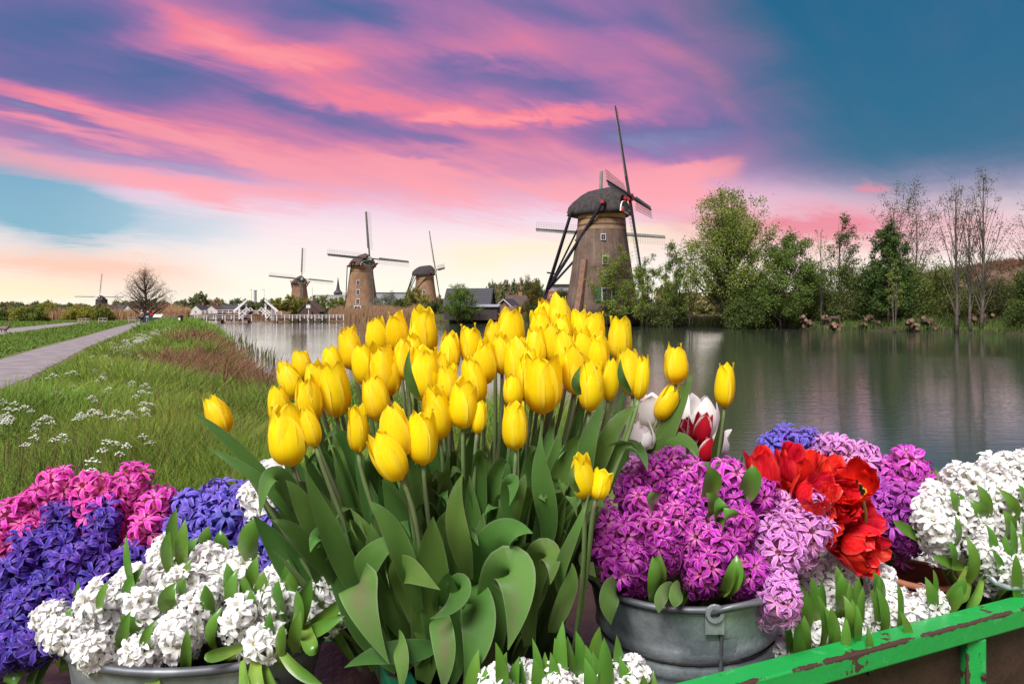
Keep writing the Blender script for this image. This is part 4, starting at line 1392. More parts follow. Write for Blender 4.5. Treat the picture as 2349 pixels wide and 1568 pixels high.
def bpt(t, s=0.0, z=0.0):
    p = BA.lerp(BB, t) + bside * s
    return V((p.x, p.y, z))


for t0, t1 in ((0, .375), (.535, 1.0)):
    MB().beam(bpt(t0, 0, DZ - .12), bpt(t1, 0, DZ - .12), 1.5, .26).build('deck', M_pile, br, org=og)
    for s in (-.72, .72):
        for z, th_ in ((.75, .12), (.4, .10)):
            MB().beam(bpt(t0, s, DZ + z), bpt(t1, s, DZ + z), .10, th_).build('rail', M_white, br, org=og)
        n_ = int((t1 - t0) * 30 / 1.7) + 1
        for q in range(n_ + 1):
            tt = t0 + (t1 - t0) * q / n_
            MB().beam(bpt(tt, s, DZ - .45), bpt(tt, s, DZ + .8), .15, .15).build('post', M_white, br, org=og)
for tt in (.05, .21, .372, .538, .70, .86):
    for s in (-.5, .5):
        MB().beam(bpt(tt, s, WATER_Z - 1), bpt(tt, s, DZ - .2), .34, .34).build('pile', M_pile, br, org=og)
for px_, d_, sg in ((557, 129.5, 1), (617, 132.5, -1)):
    k_ = d_ / F
    c0 = P(px_, 729, d_)
    for s in (-.8, .8):
        MB().beam((c0.x + s * .4, d_ + s, DZ - .3), (c0.x + s * .4, d_ + s, P(0, 697, d_).z), .26, .26).build('gallows_post', M_white, br, org=og)
        a_ = P(px_ - 20 * sg, 714, d_ + s)
        b_ = P(px_ + 10 * sg, 688, d_ + s)
        MB().beam(a_, b_, .34, .42, taper=.7).build('balance_beam', M_white, br, org=og)
    MB().beam((c0.x - .4, d_ - 1.0, P(0, 698, d_).z), (c0.x + .4, d_ + 1.0, P(0, 698, d_).z), .24, .24).build('gallows_beam', M_white, br, org=og)
    p0, p1 = P(px_ + 3 * sg, 731, d_), P(px_ + 21 * sg, 713.5, d_)
    ns = V((-(p1.z - p0.z) * sg, 0, abs(p1.x - p0.x))).normalized()
    lf_ = MB().beam(p0, p1, 2.0, .18, up=ns).build('raised_leaf', M_pile, br, org=og)
    for s in (-.95, .95):
        for hh in (.45, .95):
            MB().beam(p0 + ns * hh + V((0, s, 0)), p1 + ns * hh + V((0, s, 0)), .1, .12).build('leaf_rail', M_white, lf_, org=og)
        for q in (0, .5, 1):
            pq = p0.lerp(p1, q)
            MB().beam(pq + V((0, s, 0)), pq + ns * 1.02 + V((0, s, 0)), .14, .14).build('leaf_post', M_white, lf_, org=og)
    MB().beam(P(px_ + 10 * sg, 688, d_), p1, .05, .05).build('chain', M_tar, br, org=og)

fb = thing('footbridge', P(560, 722, 172) - V((0, 0, P(560, 722, 172).z)), 'long low white arched footbridge behind the drawbridge', 'bridge')
og = V(fb.location)
fp = []
for q in range(17):
    px_ = 430 + q * (646 - 430) / 16
    fp.append(P(px_, 723.5 - 4.5 * math.sin(math.pi * (q / 16) ** .8), 172))
MB().tube([p - V((0, 0, .1)) for p in fp], .16, 4).build('deck', M_pile, fb, org=og)
for z in (.45, .9):
    for a_, b_ in zip(fp, fp[1:]):
        MB().beam(a_ + V((0, 0, z)), b_ + V((0, 0, z)), .09, .10).build('rail', M_white, fb, org=og)
for p in fp:
    MB().beam(p - V((0, 0, .2)), p + V((0, 0, .98)), .13, .13).build('post', M_white, fb, org=og)
for q in (3, 8, 13):
    MB().beam(V((fp[q].x, fp[q].y, WATER_Z - .5)), fp[q], .3, .3).build('pile', M_pile, fb, org=og)


# ================================================================ fences, boxes, boards
def fence(label, a, b, n, h, material, group='low fences in the left meadow', rails=2):
    a, b = V(a), V(b)
    t = thing('fence', (a.x, a.y, 0), label, 'fence', group)
    og_ = V(t.location)
    for q in range(n):
        p = a.lerp(b, q / (n - 1))
        MB().beam((p.x, p.y, -.1), (p.x, p.y, h), .10, .10).build('post', material, t, org=og_)
    for r_ in range(rails):
        z = h * (.92 - r_ * .42)
        MB().beam((a.x, a.y - .1, z), (b.x, b.y - .1, z), .05, .09).build('rail', material, t, org=og_)


def gp(px, d):
    return ((px - CX) / F * d, d)


M_oldwood = mat('grey_wood', (0.38, 0.33, 0.27), .85, (0.20, 0.17, 0.14), ns=3)
fence('pale wooden fence left part, below black mill bushes', (*gp(180, 84), 0), (*gp(206, 84), 0), 4, .7, M_oldwood)
fence('pale wooden fence right part, below round meadow bush', (*gp(227, 86), 0), (*gp(246, 86), 0), 3, .75, M_oldwood)
fence('brown wooden rail fence left of the two walkers', (*gp(296, 90), 0), (*gp(312, 90), 0), 3, .8, M_oldwood)
fence('white fence joining the green box and the bridge', (*gp(363, 92), 0), (*gp(401, 94), 0), 7, 1.0, M_white)
fence('pale blue-white garden fence right of the brown hut', (*gp(756, 168), 0), (*gp(782, 168), 0), 5, 1.7, M_white, rails=3)
fence('white garden fence below the small dark-capped mill', (*gp(948, 178), 0), (*gp(985, 178), 0), 6, 1.9, M_white, rails=2)

gbx = thing('green_box', (*gp(350.5, 73), 0), 'dark green utility box beside the two walkers', 'utility box')
M_boxg = mat('box_green', (0.012, 0.045, 0.032), .45, (0.02, 0.055, 0.04))
MB().box((0, 0, .55), (.62, .5, 1.1)).build('cabinet', M_boxg, gbx)
MB().box((0, 0, 1.13), (.68, .56, .06)).build('lid', M_boxg, gbx)
MB().box((0, -.262, .55), (.02, .02, .9)).build('door_seam', M_tar, gbx)
bn = thing('litter_bin', (*gp(414, 66), float(ground_z(np.array([gp(414, 66)[0]]), np.array([66.0]))[0])), 'black litter bin with white label on the grassy bank', 'litter bin')
MB().lathe([(.19, .35), (.21, .5), (.23, 1.15), (.2, 1.2)], 12).build('body', M_tar, bn)
MB().box((0, -.225, .85), (.2, .03, .22)).build('label_plate', M_white, bn)
MB().beam((0, 0, -.1), (0, 0, .4), .1, .1).build('post', M_tar, bn)
ib = thing('info_board', (*gp(362, 70), 0), 'small slanted information board on dark post behind green box', 'info board')
MB().beam((0, 0, -.1), (0, 0, 1.0), .09, .09).build('post', M_oldwood, ib)
MB().box((0, 0, 1.1), (.85, .5, .05), Matrix.Rotation(R(35), 3, 'X')).build('panel', M_white, ib)
for i, (px_, d_, hh, lb) in enumerate([(577, 340, 12, 'lamp mast left of the grey factory chimney on horizon'), (606, 340, 12, 'lamp mast above the right raised bridge leaf')]):
    lm = thing('lamp_mast', (*gp(px_, d_), 0), lb, 'lamp mast', 'masts on the horizon')
    MB().tube([(0, 0, 0), (0, 0, hh)], [.14, .07], 6).build('mast', M_wall_grey, lm)
    MB().box((-.4, 0, hh), (1.2, .3, .2)).build('lamp', M_wall_grey, lm)
fc = thing('chimney_stack', (*gp(585.5, 420), 0), 'slim grey chimney standing above the distant trees', 'chimney')
MB().lathe([(1.0, 0), (.85, 8), (.8, 13.5), (.95, 13.6), (.95, 14.2)], 10).build('shaft', M_wall_grey, fc)
oh = thing('bird_board', (*gp(708, 150), float(WATER_Z)), 'white post with little green-roofed box beside bridge end', 'nest box')
MB().beam((0, 0, -.3), (0, 0, 3.0), .14, .14).build('post', M_white, oh)
MB().box((0, 0, 3.2), (.9, .7, .8)).build('box', M_white, oh)
MB().box((0, 0, 3.7), (1.2, .9, .2)).build('roof', M_mgreen, oh)


# ================================================================ people and geese
def skin(name, joints, links, material, parent, sub=2, smooth=True):
    """joints: {name: ((x,y,z), radius)}"""
    keys = list(joints)
    me = bpy.data.meshes.new(name)
    me.from_pydata([joints[q][0] for q in keys], [(keys.index(a), keys.index(b)) for a, b in links], [])
    me.materials.append(material)
    o = inst(name, me, parent)
    md = o.modifiers.new('skin', 'SKIN')
    md.use_smooth_shade = smooth
    for i, q in enumerate(keys):
        r_ = joints[q][1]
        me.skin_vertices[0].data[i].radius = (r_, r_) if not hasattr(r_, '__len__') else r_
        me.skin_vertices[0].data[i].use_root = (i == 0)
    sb = o.modifiers.new('sub', 'SUBSURF')
    sb.levels = sub
    sb.render_levels = sub
    return o


M_skin = mat('skin', (0.50, 0.30, 0.21), .6)


def person(px, d, label, hgt, top, legs, hair, arms_up=False, bag=False, rz=0.0):
    t = thing('person', (*gp(px, d), 0.022), label, 'person', None, rz, hgt / 1.75)
    J = {'pelvis': ((0, 0, .95), (.15, .11)), 'waist': ((0, 0, 1.1), (.14, .10)), 'chest': ((0, 0, 1.32), (.17, .12)), 'neck': ((0, .0, 1.49), .055),
         'head0': ((0, -.0, 1.58), .085), 'head1': ((0, .01, 1.68), .09)}
    K = [('pelvis', 'waist'), ('waist', 'chest'), ('chest', 'neck'), ('neck', 'head0'), ('head0', 'head1')]
    for s, n_ in ((-1, 'l'), (1, 'r')):
        J['hip' + n_] = ((s * .09, 0, .9), .095)
        J['knee' + n_] = ((s * .10, .02 * s, .5), .06)
        J['ankle' + n_] = ((s * .11, -.03 * s, .09), .04)
        J['toe' + n_] = ((s * .12, .14 - .03 * s, .035), .035)
        J['sh' + n_] = ((s * .19, 0, 1.40), .065)
        if arms_up:
            J['el' + n_] = ((s * .30, .16, 1.30), .05)
            J['wr' + n_] = ((s * .10, .24, 1.56), .035)
            J['ha' + n_] = ((s * .05, .24, 1.63), .04)
        else:
            J['el' + n_] = ((s * .25, -.02, 1.12), .05)
            J['wr' + n_] = ((s * .25, .07, .88), .035)
            J['ha' + n_] = ((s * .25, .09, .78), .04)
        K += [('pelvis', 'hip' + n_), ('hip' + n_, 'knee' + n_), ('knee' + n_, 'ankle' + n_), ('ankle' + n_, 'toe' + n_), ('chest', 'sh' + n_), ('sh' + n_, 'el' + n_), ('el' + n_, 'wr' + n_), ('wr' + n_, 'ha' + n_)]
    skin('body', J, K, M_skin, t)
    g = lambda r_, f_: tuple(q * f_ for q in r_) if hasattr(r_, '__len__') else r_ * f_
    tj = {q: (J[q][0], g(J[q][1], 1.22)) for q in ('pelvis', 'waist', 'chest', 'shl', 'ell', 'wrl', 'shr', 'elr', 'wrr')}
    skin('jacket', tj, [('pelvis', 'waist'), ('waist', 'chest'), ('chest', 'shl'), ('shl', 'ell'), ('ell', 'wrl'), ('chest', 'shr'), ('shr', 'elr'), ('elr', 'wrr')], top, t)
    lj = {q: (J[q][0], g(J[q][1], 1.2)) for q in ('pelvis', 'hipl', 'kneel', 'anklel', 'hipr', 'kneer', 'ankler')}
    skin('trousers', lj, [('pelvis', 'hipl'), ('hipl', 'kneel'), ('kneel', 'anklel'), ('pelvis', 'hipr'), ('hipr', 'kneer'), ('kneer', 'ankler')], legs, t)
    MB().ball((0, -.02, 1.69), .125, 10, 8, (.9, 1, 1)).build('hair', hair, t, True)
    for s in (-1, 1):
        MB().ball((s * .115, .06, .04), .08, 8, 6, (.6, 1.7, .6)).build('shoe', M_tar, t, True)
    if bag:
        MB().box((-.26, -.02, .92), (.12, .28, .3)).build('bag', M_tar, t)
        MB().beam((-.24, -.16, 1.05), (.14, -.16, 1.46), .04, .02).build('bag_strap', M_white, t)


M_dark = mat('cloth_black', (0.014, 0.016, 0.02), .8)
person(325.5, 76, 'person in grey-brown jacket with dark shoulder bag on path', 1.68, mat('cloth_grey', (0.15, 0.135, 0.115), .9), M_dark, mat('hair_grey', (.3, .27, .23), .8), False, True)
person(339.5, 74, 'person in dark jacket and blue jeans raising a camera', 1.82, M_dark, mat('cloth_jeans', (0.20, 0.27, 0.36), .9), mat('hair_brown', (.05, .035, .025), .8), True)
person(346, 79, 'person in red top mostly hidden by the green box', 1.7, mat('cloth_red', (0.5, 0.02, 0.02), .8), M_dark, mat('hair_brown', (.05, .035, .025), .8))

M_goose = mat('goose_brown', (0.12, 0.09, 0.065), .85, (0.20, 0.16, 0.12), ns=9)
for px_, d_, rz_, hd, lb in ((12, 49, 0, 1, 'brown goose standing with neck raised by side path'), (3, 50, .6, .55, 'brown goose with lowered neck cut by left edge')):
    t = thing('goose', (*gp(px_, d_), 0.02), lb, 'goose', 'geese by the side path', rz_)
    J = {'c': ((0, 0, .36), (.15, .14)), 'b': ((-.25, 0, .36), .10), 't': ((-.42, 0, .38), .03), 'f': ((.18, 0, .40), .11), 'n1': ((.27, 0, .40 + .18 * hd), .045),
         'n2': ((.30, 0, .40 + .38 * hd), .04), 'h': ((.34, 0, .40 + .45 * hd), .05), 'k': ((.44, 0, .40 + .43 * hd), .018),
         'l1': ((.02, .07, .2), .03), 'l2': ((.02, .07, .02), .015), 'r1': ((.02, -.07, .2), .03), 'r2': ((.02, -.07, .02), .015)}
    skin('body', J, [('c', 'b'), ('b', 't'), ('c', 'f'), ('f', 'n1'), ('n1', 'n2'), ('n2', 'h'), ('h', 'k'), ('c', 'l1'), ('l1', 'l2'), ('c', 'r1'), ('r1', 'r2')], M_goose, t)

# ================================================================ foreground: the flower cart
RZ = H - 0.55                                       # height of the cart's rail
C0 = V((-0.091, 0.844, 0))
U, W2 = V((.921, .389, 0)).normalized(), V((-.389, .921, 0)).normalized()


def m_rail(k, vec):
    g = k.n('ShaderNodeTexCoord').outputs['Object']
    x, y, z = k.sep(g)
    gen_ = k.noise(g, 26, 6, .65).outputs[0]
    edge = k.m('MULTIPLY', k.step(k.m('ADD', k.m('SUBTRACT', z, y), 0.0), .030, .037), .30)
    big = k.m('MULTIPLY', k.noise(k.comb(k.m('MULTIPLY', x, 5.0), y, z), 1.0, 3).outputs[0], .25)
    rust = k.step(k.m('ADD', k.m('ADD', k.m('MULTIPLY', k.m('SUBTRACT', gen_, .5), 1.5), edge), big), .30, .34)
    chalk = k.step(k.noise(g, 45, 4, .6).outputs[0], .60, .66)
    run = k.step(k.noise(k.comb(k.m('MULTIPLY', x, 60), y, k.m('MULTIPLY', z, 4)), 1.0, 3).outputs[0], .58, .75)
    c = k.mix(k.m('MULTIPLY', chalk, .35), (0.012, 0.31, 0.058), (0.08, 0.44, 0.16))
    c = k.mix(k.m('MULTIPLY', run, .28), c, (0.10, 0.24, 0.03))
    return k.mix(rust, c, (0.060, 0.030, 0.024))


M_rail = mat('rail_green', (0, 0, 0), .38, build=m_rail, bump=.10, bs=40, spec=.5)
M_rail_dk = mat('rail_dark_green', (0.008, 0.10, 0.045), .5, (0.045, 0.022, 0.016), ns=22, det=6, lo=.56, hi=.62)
M_panel = mat('panel_brown', (0.045, 0.022, 0.015), .55, (0.028, 0.014, 0.010), ns=14, det=7, bump=.3, bs=50, spec=.4)
M_black = mat('black_plastic', (0.012, 0.012, 0.012), .5)
M_soil = mat('potting_soil', (0.018, 0.013, 0.010), .95, (0.035, 0.025, 0.018), ns=40, bump=.8, bs=80)

cart = thing('flower_cart', V((C0.x, C0.y, 0)), 'green painted metal flower cart with rusty rail and brown side panel', 'cart')
og = V(cart.location)


def bar(name, a, b, wd, hg, material, parent, bev=.003):
    """square bar as its own object with local x along it"""
    a, b = V(a), V(b)
    m = MB().box((0, 0, 0), ((b - a).length, wd, hg))
    o = inst(name, m.mesh(name, material), parent)
    x_ = (b - a).normalized()
    y_ = V((0, 0, 1)).cross(x_)
    y_ = y_.normalized() if y_.length > 1e-3 else V((0, 1, 0))
    z_ = x_.cross(y_)
    M = Matrix((x_, y_, z_)).transposed().to_4x4()
    M.translation = (a + b) / 2 - og
    o.matrix_local = M
    bv = o.modifiers.new('bevel', 'BEVEL')
    bv.width = bev
    bv.segments = 2
    return o


def cp_(u, v, z):
    p = C0 + U * u + W2 * v
    return V((p.x, p.y, z))


LEN, DEP, FZ = 2.3, 1.05, RZ - .27
bar('rail', cp_(-.02, 0, RZ - .016), cp_(LEN, 0, RZ - .016), .042, .036, M_rail, cart)
bar('rail', cp_(0, .022, RZ - .018), cp_(0, DEP, RZ - .018), .040, .034, M_rail_dk, cart)
bar('rail', cp_(.02, DEP, RZ - .2), cp_(LEN, DEP, RZ - .2), .040, .034, M_rail, cart)
for u in (.02, 1.0, 1.9):
    bar('post', cp_(u, .004, FZ - .15), cp_(u, .004, RZ - .035), .040, .036, M_rail, cart)
for u, v in ((.02, DEP - .02), (LEN - .02, DEP - .02)):
    bar('post', cp_(u, v, 0), cp_(u, v, RZ - .22), .036, .036, M_rail_dk, cart)
for u in (.03, LEN - .03):
    bar('post', cp_(u, .03, 0), cp_(u, .03, FZ - .02), .036, .036, M_rail_dk, cart)
for a_, b_ in ((.042, .98), (1.02, 1.88), (1.92, LEN)):
    bar('side_panel', cp_(a_, .012, RZ - .165), cp_(b_, .012, RZ - .165), .012, .25, M_panel, cart, .001)
bar('end_panel', cp_(.008, .04, RZ - .15), cp_(.008, DEP - .05, RZ - .15), .010, .22, M_panel, cart, .001)
MB().add([cp_(.03, .03, FZ), cp_(LEN, .03, FZ), cp_(LEN, DEP, FZ), cp_(.03, DEP, FZ), cp_(.03, .03, FZ - .02), cp_(LEN, .03, FZ - .02), cp_(LEN, DEP, FZ - .02), cp_(.03, DEP, FZ - .02)],
         [(0, 1, 2, 3), (7, 6, 5, 4), (0, 4, 5, 1), (1, 5, 6, 2), (2, 6, 7, 3), (3, 7, 4, 0)]).build('floor', M_panel, cart, org=og)
# bolt on the post
bp_ = cp_(1.0, -.02, RZ - .10)
MB().lathe([(.006, 0), (.006, .004), (.003, .006)], 8, Matrix.Translation(bp_) @ V((-W2.x, -W2.y, 0)).to_track_quat('Z', 'Y').to_matrix().to_4x4()).build('bolt', M_panel, cart, org=og)


def crate(label, u0, u1, v0, v1, top):
    """black plant crate with soil, standing on the cart floor"""
    t = thing('plant_crate', cp_((u0 + u1) / 2, (v0 + v1) / 2, FZ), label, 'crate', 'black plant crates on the cart')
    o_ = V(t.location)
    for a, b in (((u0, v0), (u1, v0)), ((u1, v0), (u1, v1)), ((u1, v1), (u0, v1)), ((u0, v1), (u0, v0))):
        MB().beam(cp_(*a, (FZ + top) / 2), cp_(*b, (FZ + top) / 2), .008, top - FZ - .004).build('crate_side', M_black, t, org=o_)
    MB().add([cp_(u0, v0, top - .03), cp_(u1, v0, top - .03), cp_(u1, v1, top - .03), cp_(u0, v1, top - .03)], [(0, 1, 2, 3)]).build('soil', M_soil, t, org=o_)


crate('black crate of soil under the yellow tulips', .06, .40, .20, .75, FZ + .17)
crate('black crate under the white hyacinths at front middle', .06, .36, .045, .19, FZ + .10)
crate('black crate of white hyacinths behind the green rail', .66, 1.25, .05, .34, FZ + .15)

# ---------------------------------------------------------------- zinc and clay vessels
M_zinc = mat('zinc', (0.20, 0.24, 0.25), .5, (0.46, 0.51, 0.52), ns=13, det=10, lo=.36, hi=.72, metal=.55, bump=.22, bs=45, spec=.5, stretch=(1, 1, .55))
M_zinc_d = mat('zinc_dark', (0.10, 0.11, 0.12), .5, (0.19, 0.21, 0.22), ns=14, det=8, metal=.6)
M_clay = mat('terracotta', (0.36, 0.13, 0.065), .85, (0.28, 0.11, 0.06), ns=12, det=6, bump=.2, bs=60)


def vessel(name, label, cat, rim_c, r_top, r_bot, h, ex, tilt, rz, material, rimm, ribs=(), soil=True, wall=.004, roll=.006, group=None):
    t = thing(name, rim_c, label, cat, group)
    M = Matrix.Rotation(rz, 4, 'Z') @ Matrix.Rotation(tilt[0], 4, 'X') @ Matrix.Rotation(tilt[1], 4, 'Y')
    prof = []
    N = 26
    for i in range(N + 1):
        z = -h + h * i / N
        r_ = r_bot + (r_top - r_bot) * (i / N)
        for zc, amp in ribs:
            r_ += amp * math.exp(-((z + h * zc) / (h * .022)) ** 2)
        prof.append((r_, z))
    body = MB().lathe(prof, 48, M, ex, False)
    body.lathe([(r_top - wall, 0), (r_bot - wall, -h + .01)], 48, M, ex, False)
    body.lathe([(.001, -h + .004), (r_bot, -h)], 48, M, ex, False)
    body.build('body', material, t, True)
    rm = MB()
    pts = [M @ V(((r_top + .001) * math.cos(q * math.pi / 32), (r_top + .001) * ex * math.sin(q * math.pi / 32), 0)) for q in range(65)]
    rm.tube(pts, roll, 8, False).build('rim', rimm, t, True)
    if soil:
        MB().lathe([(.001, -h * .35), (r_top * .93, -h * .35)], 32, M, ex, False).build('filling', M_soil, t)
    return t, M


bucket, BM = vessel('zinc_bucket', 'weathered grey zinc bucket holding the orchid-purple hyacinths', 'bucket', P(1566, 1304, 1.245), .1705, .130, .27, 1.0, (0, R(-3)), 0, M_zinc, M_zinc_d,
                    ((.30, .006), (.36, -.003), (.42, .006), (.48, -.003), (.54, .005)))


def on_wall(M, rt, rb, h, ang, z, out=0.0, ex=1.0):
    r_ = rb + (rt - rb) * (1 + z / h) + out
    return M @ V((r_ * math.cos(ang), r_ * ex * math.sin(ang), z))


sm = MB()
for a in (R(-84),):
    sm.tube([on_wall(BM, .1705, .130, .27, a, -.03 - q * .02, .002) for q in range(12)], .0032, 6)
sm.build('seam', M_zinc_d, bucket, True)
ea = R(-88)
er = MB()
for q in range(9):
    aa = ea + R(-9 + q * 2.25)
er.lathe([(.014, -.003), (.0155, 0), (.014, .003), (.008, .003), (.008, -.003), (.014, -.003)], 14,
         Matrix.Translation(on_wall(BM, .1705, .130, .27, ea, -.004, .006)) @ Matrix.Rotation(R(90), 4, 'X'), 1, False)
er.box(on_wall(BM, .1705, .130, .27, ea, -.024, .004), (.030, .004, .028))
er.build('handle_ear', M_zinc, bucket)
hd = [on_wall(BM, .1705, .130, .27, ea - .05, -.004, .004)] + [on_wall(BM, .1705, .130, .27, ea + R(q * 8), .004 + .004 * math.sin(q), .012) for q in range(1, 12)]
MB().tube(hd, .0048, 8).build('handle', M_zinc_d, bucket, True)
pl_ = MB()
for q in range(13):
    a = ea + R(-13 + q * 26 / 12)
    pl_.v += [tuple(on_wall(BM, .1705, .130, .27, a, -.052, .0022)), tuple(on_wall(BM, .1705, .130, .27, a, -.078, .0022))]
pl_.f += [(q * 2, q * 2 + 2, q * 2 + 3, q * 2 + 1)[::-1] for q in range(12)]
pl_.build('handle_plate', M_zinc, bucket, True)

tub, TM = vessel('zinc_tub', 'wide oval zinc tub full of white hyacinths', 'tub', P(462, 1452, 1.08), .190, .150, .20, .62, (0, R(3)), R(10), M_zinc, M_zinc_d, ((.45, .003), (.55, .003)), roll=.007)
for a, lb in ((R(-80), 0), (R(-38), 0)):
    m = MB()
    p = [on_wall(TM, .19, .15, .2, a + R(-9), -.035, .003, .62), on_wall(TM, .19, .15, .2, a + R(-9), -.05, .024, .62), on_wall(TM, .19, .15, .2, a, -.055, .028, .62),
         on_wall(TM, .19, .15, .2, a + R(9), -.05, .024, .62), on_wall(TM, .19, .15, .2, a + R(9), -.035, .003, .62)]
    m.tube(p, .0055, 8).build('handle', M_zinc_d, tub, True)
tub2, TM2 = vessel('zinc_tub', 'zinc tub at left edge under the deep blue hyacinths', 'tub', P(-190, 1480, 1.30), .15, .12, .2, .8, (0, 0), 0, M_zinc, M_zinc_d, ())
m = MB().tube([on_wall(TM2, .15, .12, .2, R(q), .0, .02, .8) for q in range(-60, 12, 8)], .006, 8).build('handle', M_zinc_d, tub2, True)
b3, _ = vessel('zinc_bucket', 'zinc bucket with bent handle under the white hyacinths at right edge', 'bucket', P(2330, 1372, 1.42), .11, .09, .2, 1, (0, 0), 0, M_zinc, M_zinc_d, ())
MB().tube([P(2272, 1322, 1.31), P(2284, 1336, 1.305), P(2310, 1346, 1.30), P(2352, 1348, 1.30)], .0055, 8).build('handle', M_zinc, b3, True, org=V(b3.location))
b4, _ = vessel('zinc_bucket', 'zinc bucket hidden below the red double tulips', 'bucket', P(1895, 1365, 1.47), .075, .06, .17, 1, (0, 0), 0, M_zinc, M_zinc_d, ())
pot, _ = vessel('clay_pot', 'empty terracotta pot behind the green rail', 'pot', P(2108, 1318, 1.48), .076, .056, .14, 1, (0, 0), 0, M_clay, M_clay, ((.16, .004),), False, .008, .007)
stnd = thing('wooden_stand', V((P(462, 1452, 1.08).x, 1.12, 0)), 'plain wooden stand carrying the zinc tubs, below the picture', 'stand')
o_ = V(stnd.location)
MB().box((-.20, .08, P(462, 1452, 1.08).z - .235), (1.15, .6, .04)).build('top', M_panel, stnd)
for a in (-.7, .3):
    for b_ in (-.15, .3):
        MB().box((a, b_, (P(462, 1452, 1.08).z - .255) / 2), (.05, .05, P(462, 1452, 1.08).z - .255)).build('leg', M_panel, stnd)


# ---------------------------------------------------------------- petals, florets, leaves
def petal_mesh(name, material, rp, ap, zt=1.0, flare=0.0, rows=10, cols=7, rib=.012, curl=.02, wave=0.0, seed=0):
    """a petal of a cup of height 1 about the z axis, facing +x: rp radius by height, ap half-angle by height"""
    rg = random.Random(seed)
    m = MB()
    ph = rg.uniform(0, 6)
    for i in range(rows + 1):
        t = i / rows
        r_ = float(np.interp(t, rp[0], rp[1]))
        a_ = R(float(np.interp(t, ap[0], ap[1])))
        for j in range(cols):
            q = -1 + 2 * j / (cols - 1)
            a = a_ * q
            rr_ = r_ + curl * q * q * t - rib * math.exp(-(q / .22) ** 2) * math.sin(math.pi * t) + wave * math.sin(7 * t + 4 * q + ph) * t
            z = t * zt - .03 * q * q * math.sin(math.pi * t)
            m.v.append((rr_ * math.cos(a), rr_ * math.sin(a), z))
            m.c.append((t, abs(q), 0, 1))
    for i in range(rows):
        for j in range(cols - 1):
            a = i * cols + j
            m.f.append((a, a + 1, a + cols + 1, a + cols))
    return m.mesh(name, material, True)


def attr_ts(k):
    a = k.n('ShaderNodeAttribute', attribute_name='Col')
    s = k.n('ShaderNodeSeparateColor')
    k.put(s.inputs[0], a.outputs[0])
    return s.outputs[0], s.outputs[1]


def fine(k, sc=(1, 1, 1), scale=30):
    g = k.n('ShaderNodeTexCoord').outputs['Object']
    mp_ = k.n('ShaderNodeMapping')
    k.put(mp_.inputs[0], g)
    mp_.inputs[3].default_value = sc
    return k.noise(mp_.outputs[0], scale, 4, .6).outputs[0]


def m_yellow(k, vec):
    t, q = attr_ts(k)
    c = k.mix(k.step(t, 0.0, .45), (0.90, 0.58, 0.004), (0.96, 0.79, 0.008))
    c = k.mix(k.m('MULTIPLY', k.step(fine(k, (1, 1, .08), 30), .42, .62), .5), c, (0.92, 0.68, 0.006))
    return k.mix(k.m('MULTIPLY', k.step(q, .6, 1.0), .5), c, (0.96, 0.82, 0.09))


def m_redwhite(k, vec):
    t, q = attr_ts(k)
    f = k.m('ADD', k.m('MULTIPLY', q, .75), k.m('MULTIPLY', t, .45))
    f = k.m('ADD', f, k.m('MULTIPLY', k.m('SUBTRACT', fine(k, (1, 1, .1), 35), .5), .5))
    return k.mix(k.step(f, .80, 1.02), (0.50, 0.008, 0.025), (0.82, 0.72, 0.68))


def m_red(k, vec):
    t, q = attr_ts(k)
    c = k.mix(k.step(fine(k, (1, 1, .1), 25), .4, .7), (0.66, 0.005, 0.012), (0.78, 0.028, 0.030))
    return k.mix(k.m('MULTIPLY', k.step(q, .6, 1), .25), c, (0.82, 0.16, 0.10))


def m_redopen(k, vec):
    t, q = attr_ts(k)
    c = k.mix(k.step(t, .15, .17), (0.70, 0.45, 0.02), (0.72, 0.014, 0.008))
    return k.mix(k.step(t, .11, .125), (0.012, 0.01, 0.012), c)


def m_whitetulip(k, vec):
    t, q = attr_ts(k)
    return k.mix(k.step(t, .0, .5), (0.76, 0.74, 0.55), (0.86, 0.85, 0.80))


M_yel = mat('petal_yellow', (0, 0, 0), .42, build=m_yellow, trans=.42, spec=.3, rand=.14)
M_rw = mat('petal_red_white', (0, 0, 0), .42, build=m_redwhite, trans=.25)
M_redp = mat('petal_red', (0, 0, 0), .42, build=m_red, trans=.25, rand=.12)
M_redo = mat('petal_red_open', (0, 0, 0), .42, build=m_redopen, trans=.25)
M_wt = mat('petal_white', (0, 0, 0), .45, build=m_whitetulip, trans=.25)

AP = ([0, .3, .6, .78, .89, .96, 1], [64, 68, 66, 56, 40, 20, 3])
CLOSED = ([0, .04, .12, .25, .42, .6, .78, .92, 1], [.02, .12, .21, .275, .30, .285, .235, .175, .15])
MID = ([0, .04, .12, .25, .42, .6, .78, .92, 1], [.02, .12, .22, .285, .305, .295, .255, .215, .205])
LOOSE = ([0, .04, .12, .25, .42, .6, .78, .92, 1], [.02, .12, .23, .31, .335, .33, .31, .29, .30])
WIDE = ([0, .05, .2, .4, .6, .8, 1], [.03, .16, .36, .52, .60, .64, .70])
ROUND = ([0, .05, .2, .4, .6, .8, 1], [.03, .22, .42, .50, .47, .36, .22])
YP = [[petal_mesh('petal', M_yel, p_, AP, seed=i * 3 + j, wave=.010 + .006 * j, curl=.030 + .016 * j) for j in range(2)] for i, p_ in enumerate((CLOSED, CLOSED, MID, MID, LOOSE))]
RWP = [petal_mesh('petal', M_rw, CLOSED, AP), petal_mesh('petal', M_rw, MID, AP, seed=2)]
WP = [petal_mesh('petal', M_wt, ROUND, ([0, .3, .6, .85, .95, 1], [50, 52, 50, 36, 22, 8]), wave=.02, seed=4), petal_mesh('petal', M_wt, LOOSE, AP, wave=.01)]
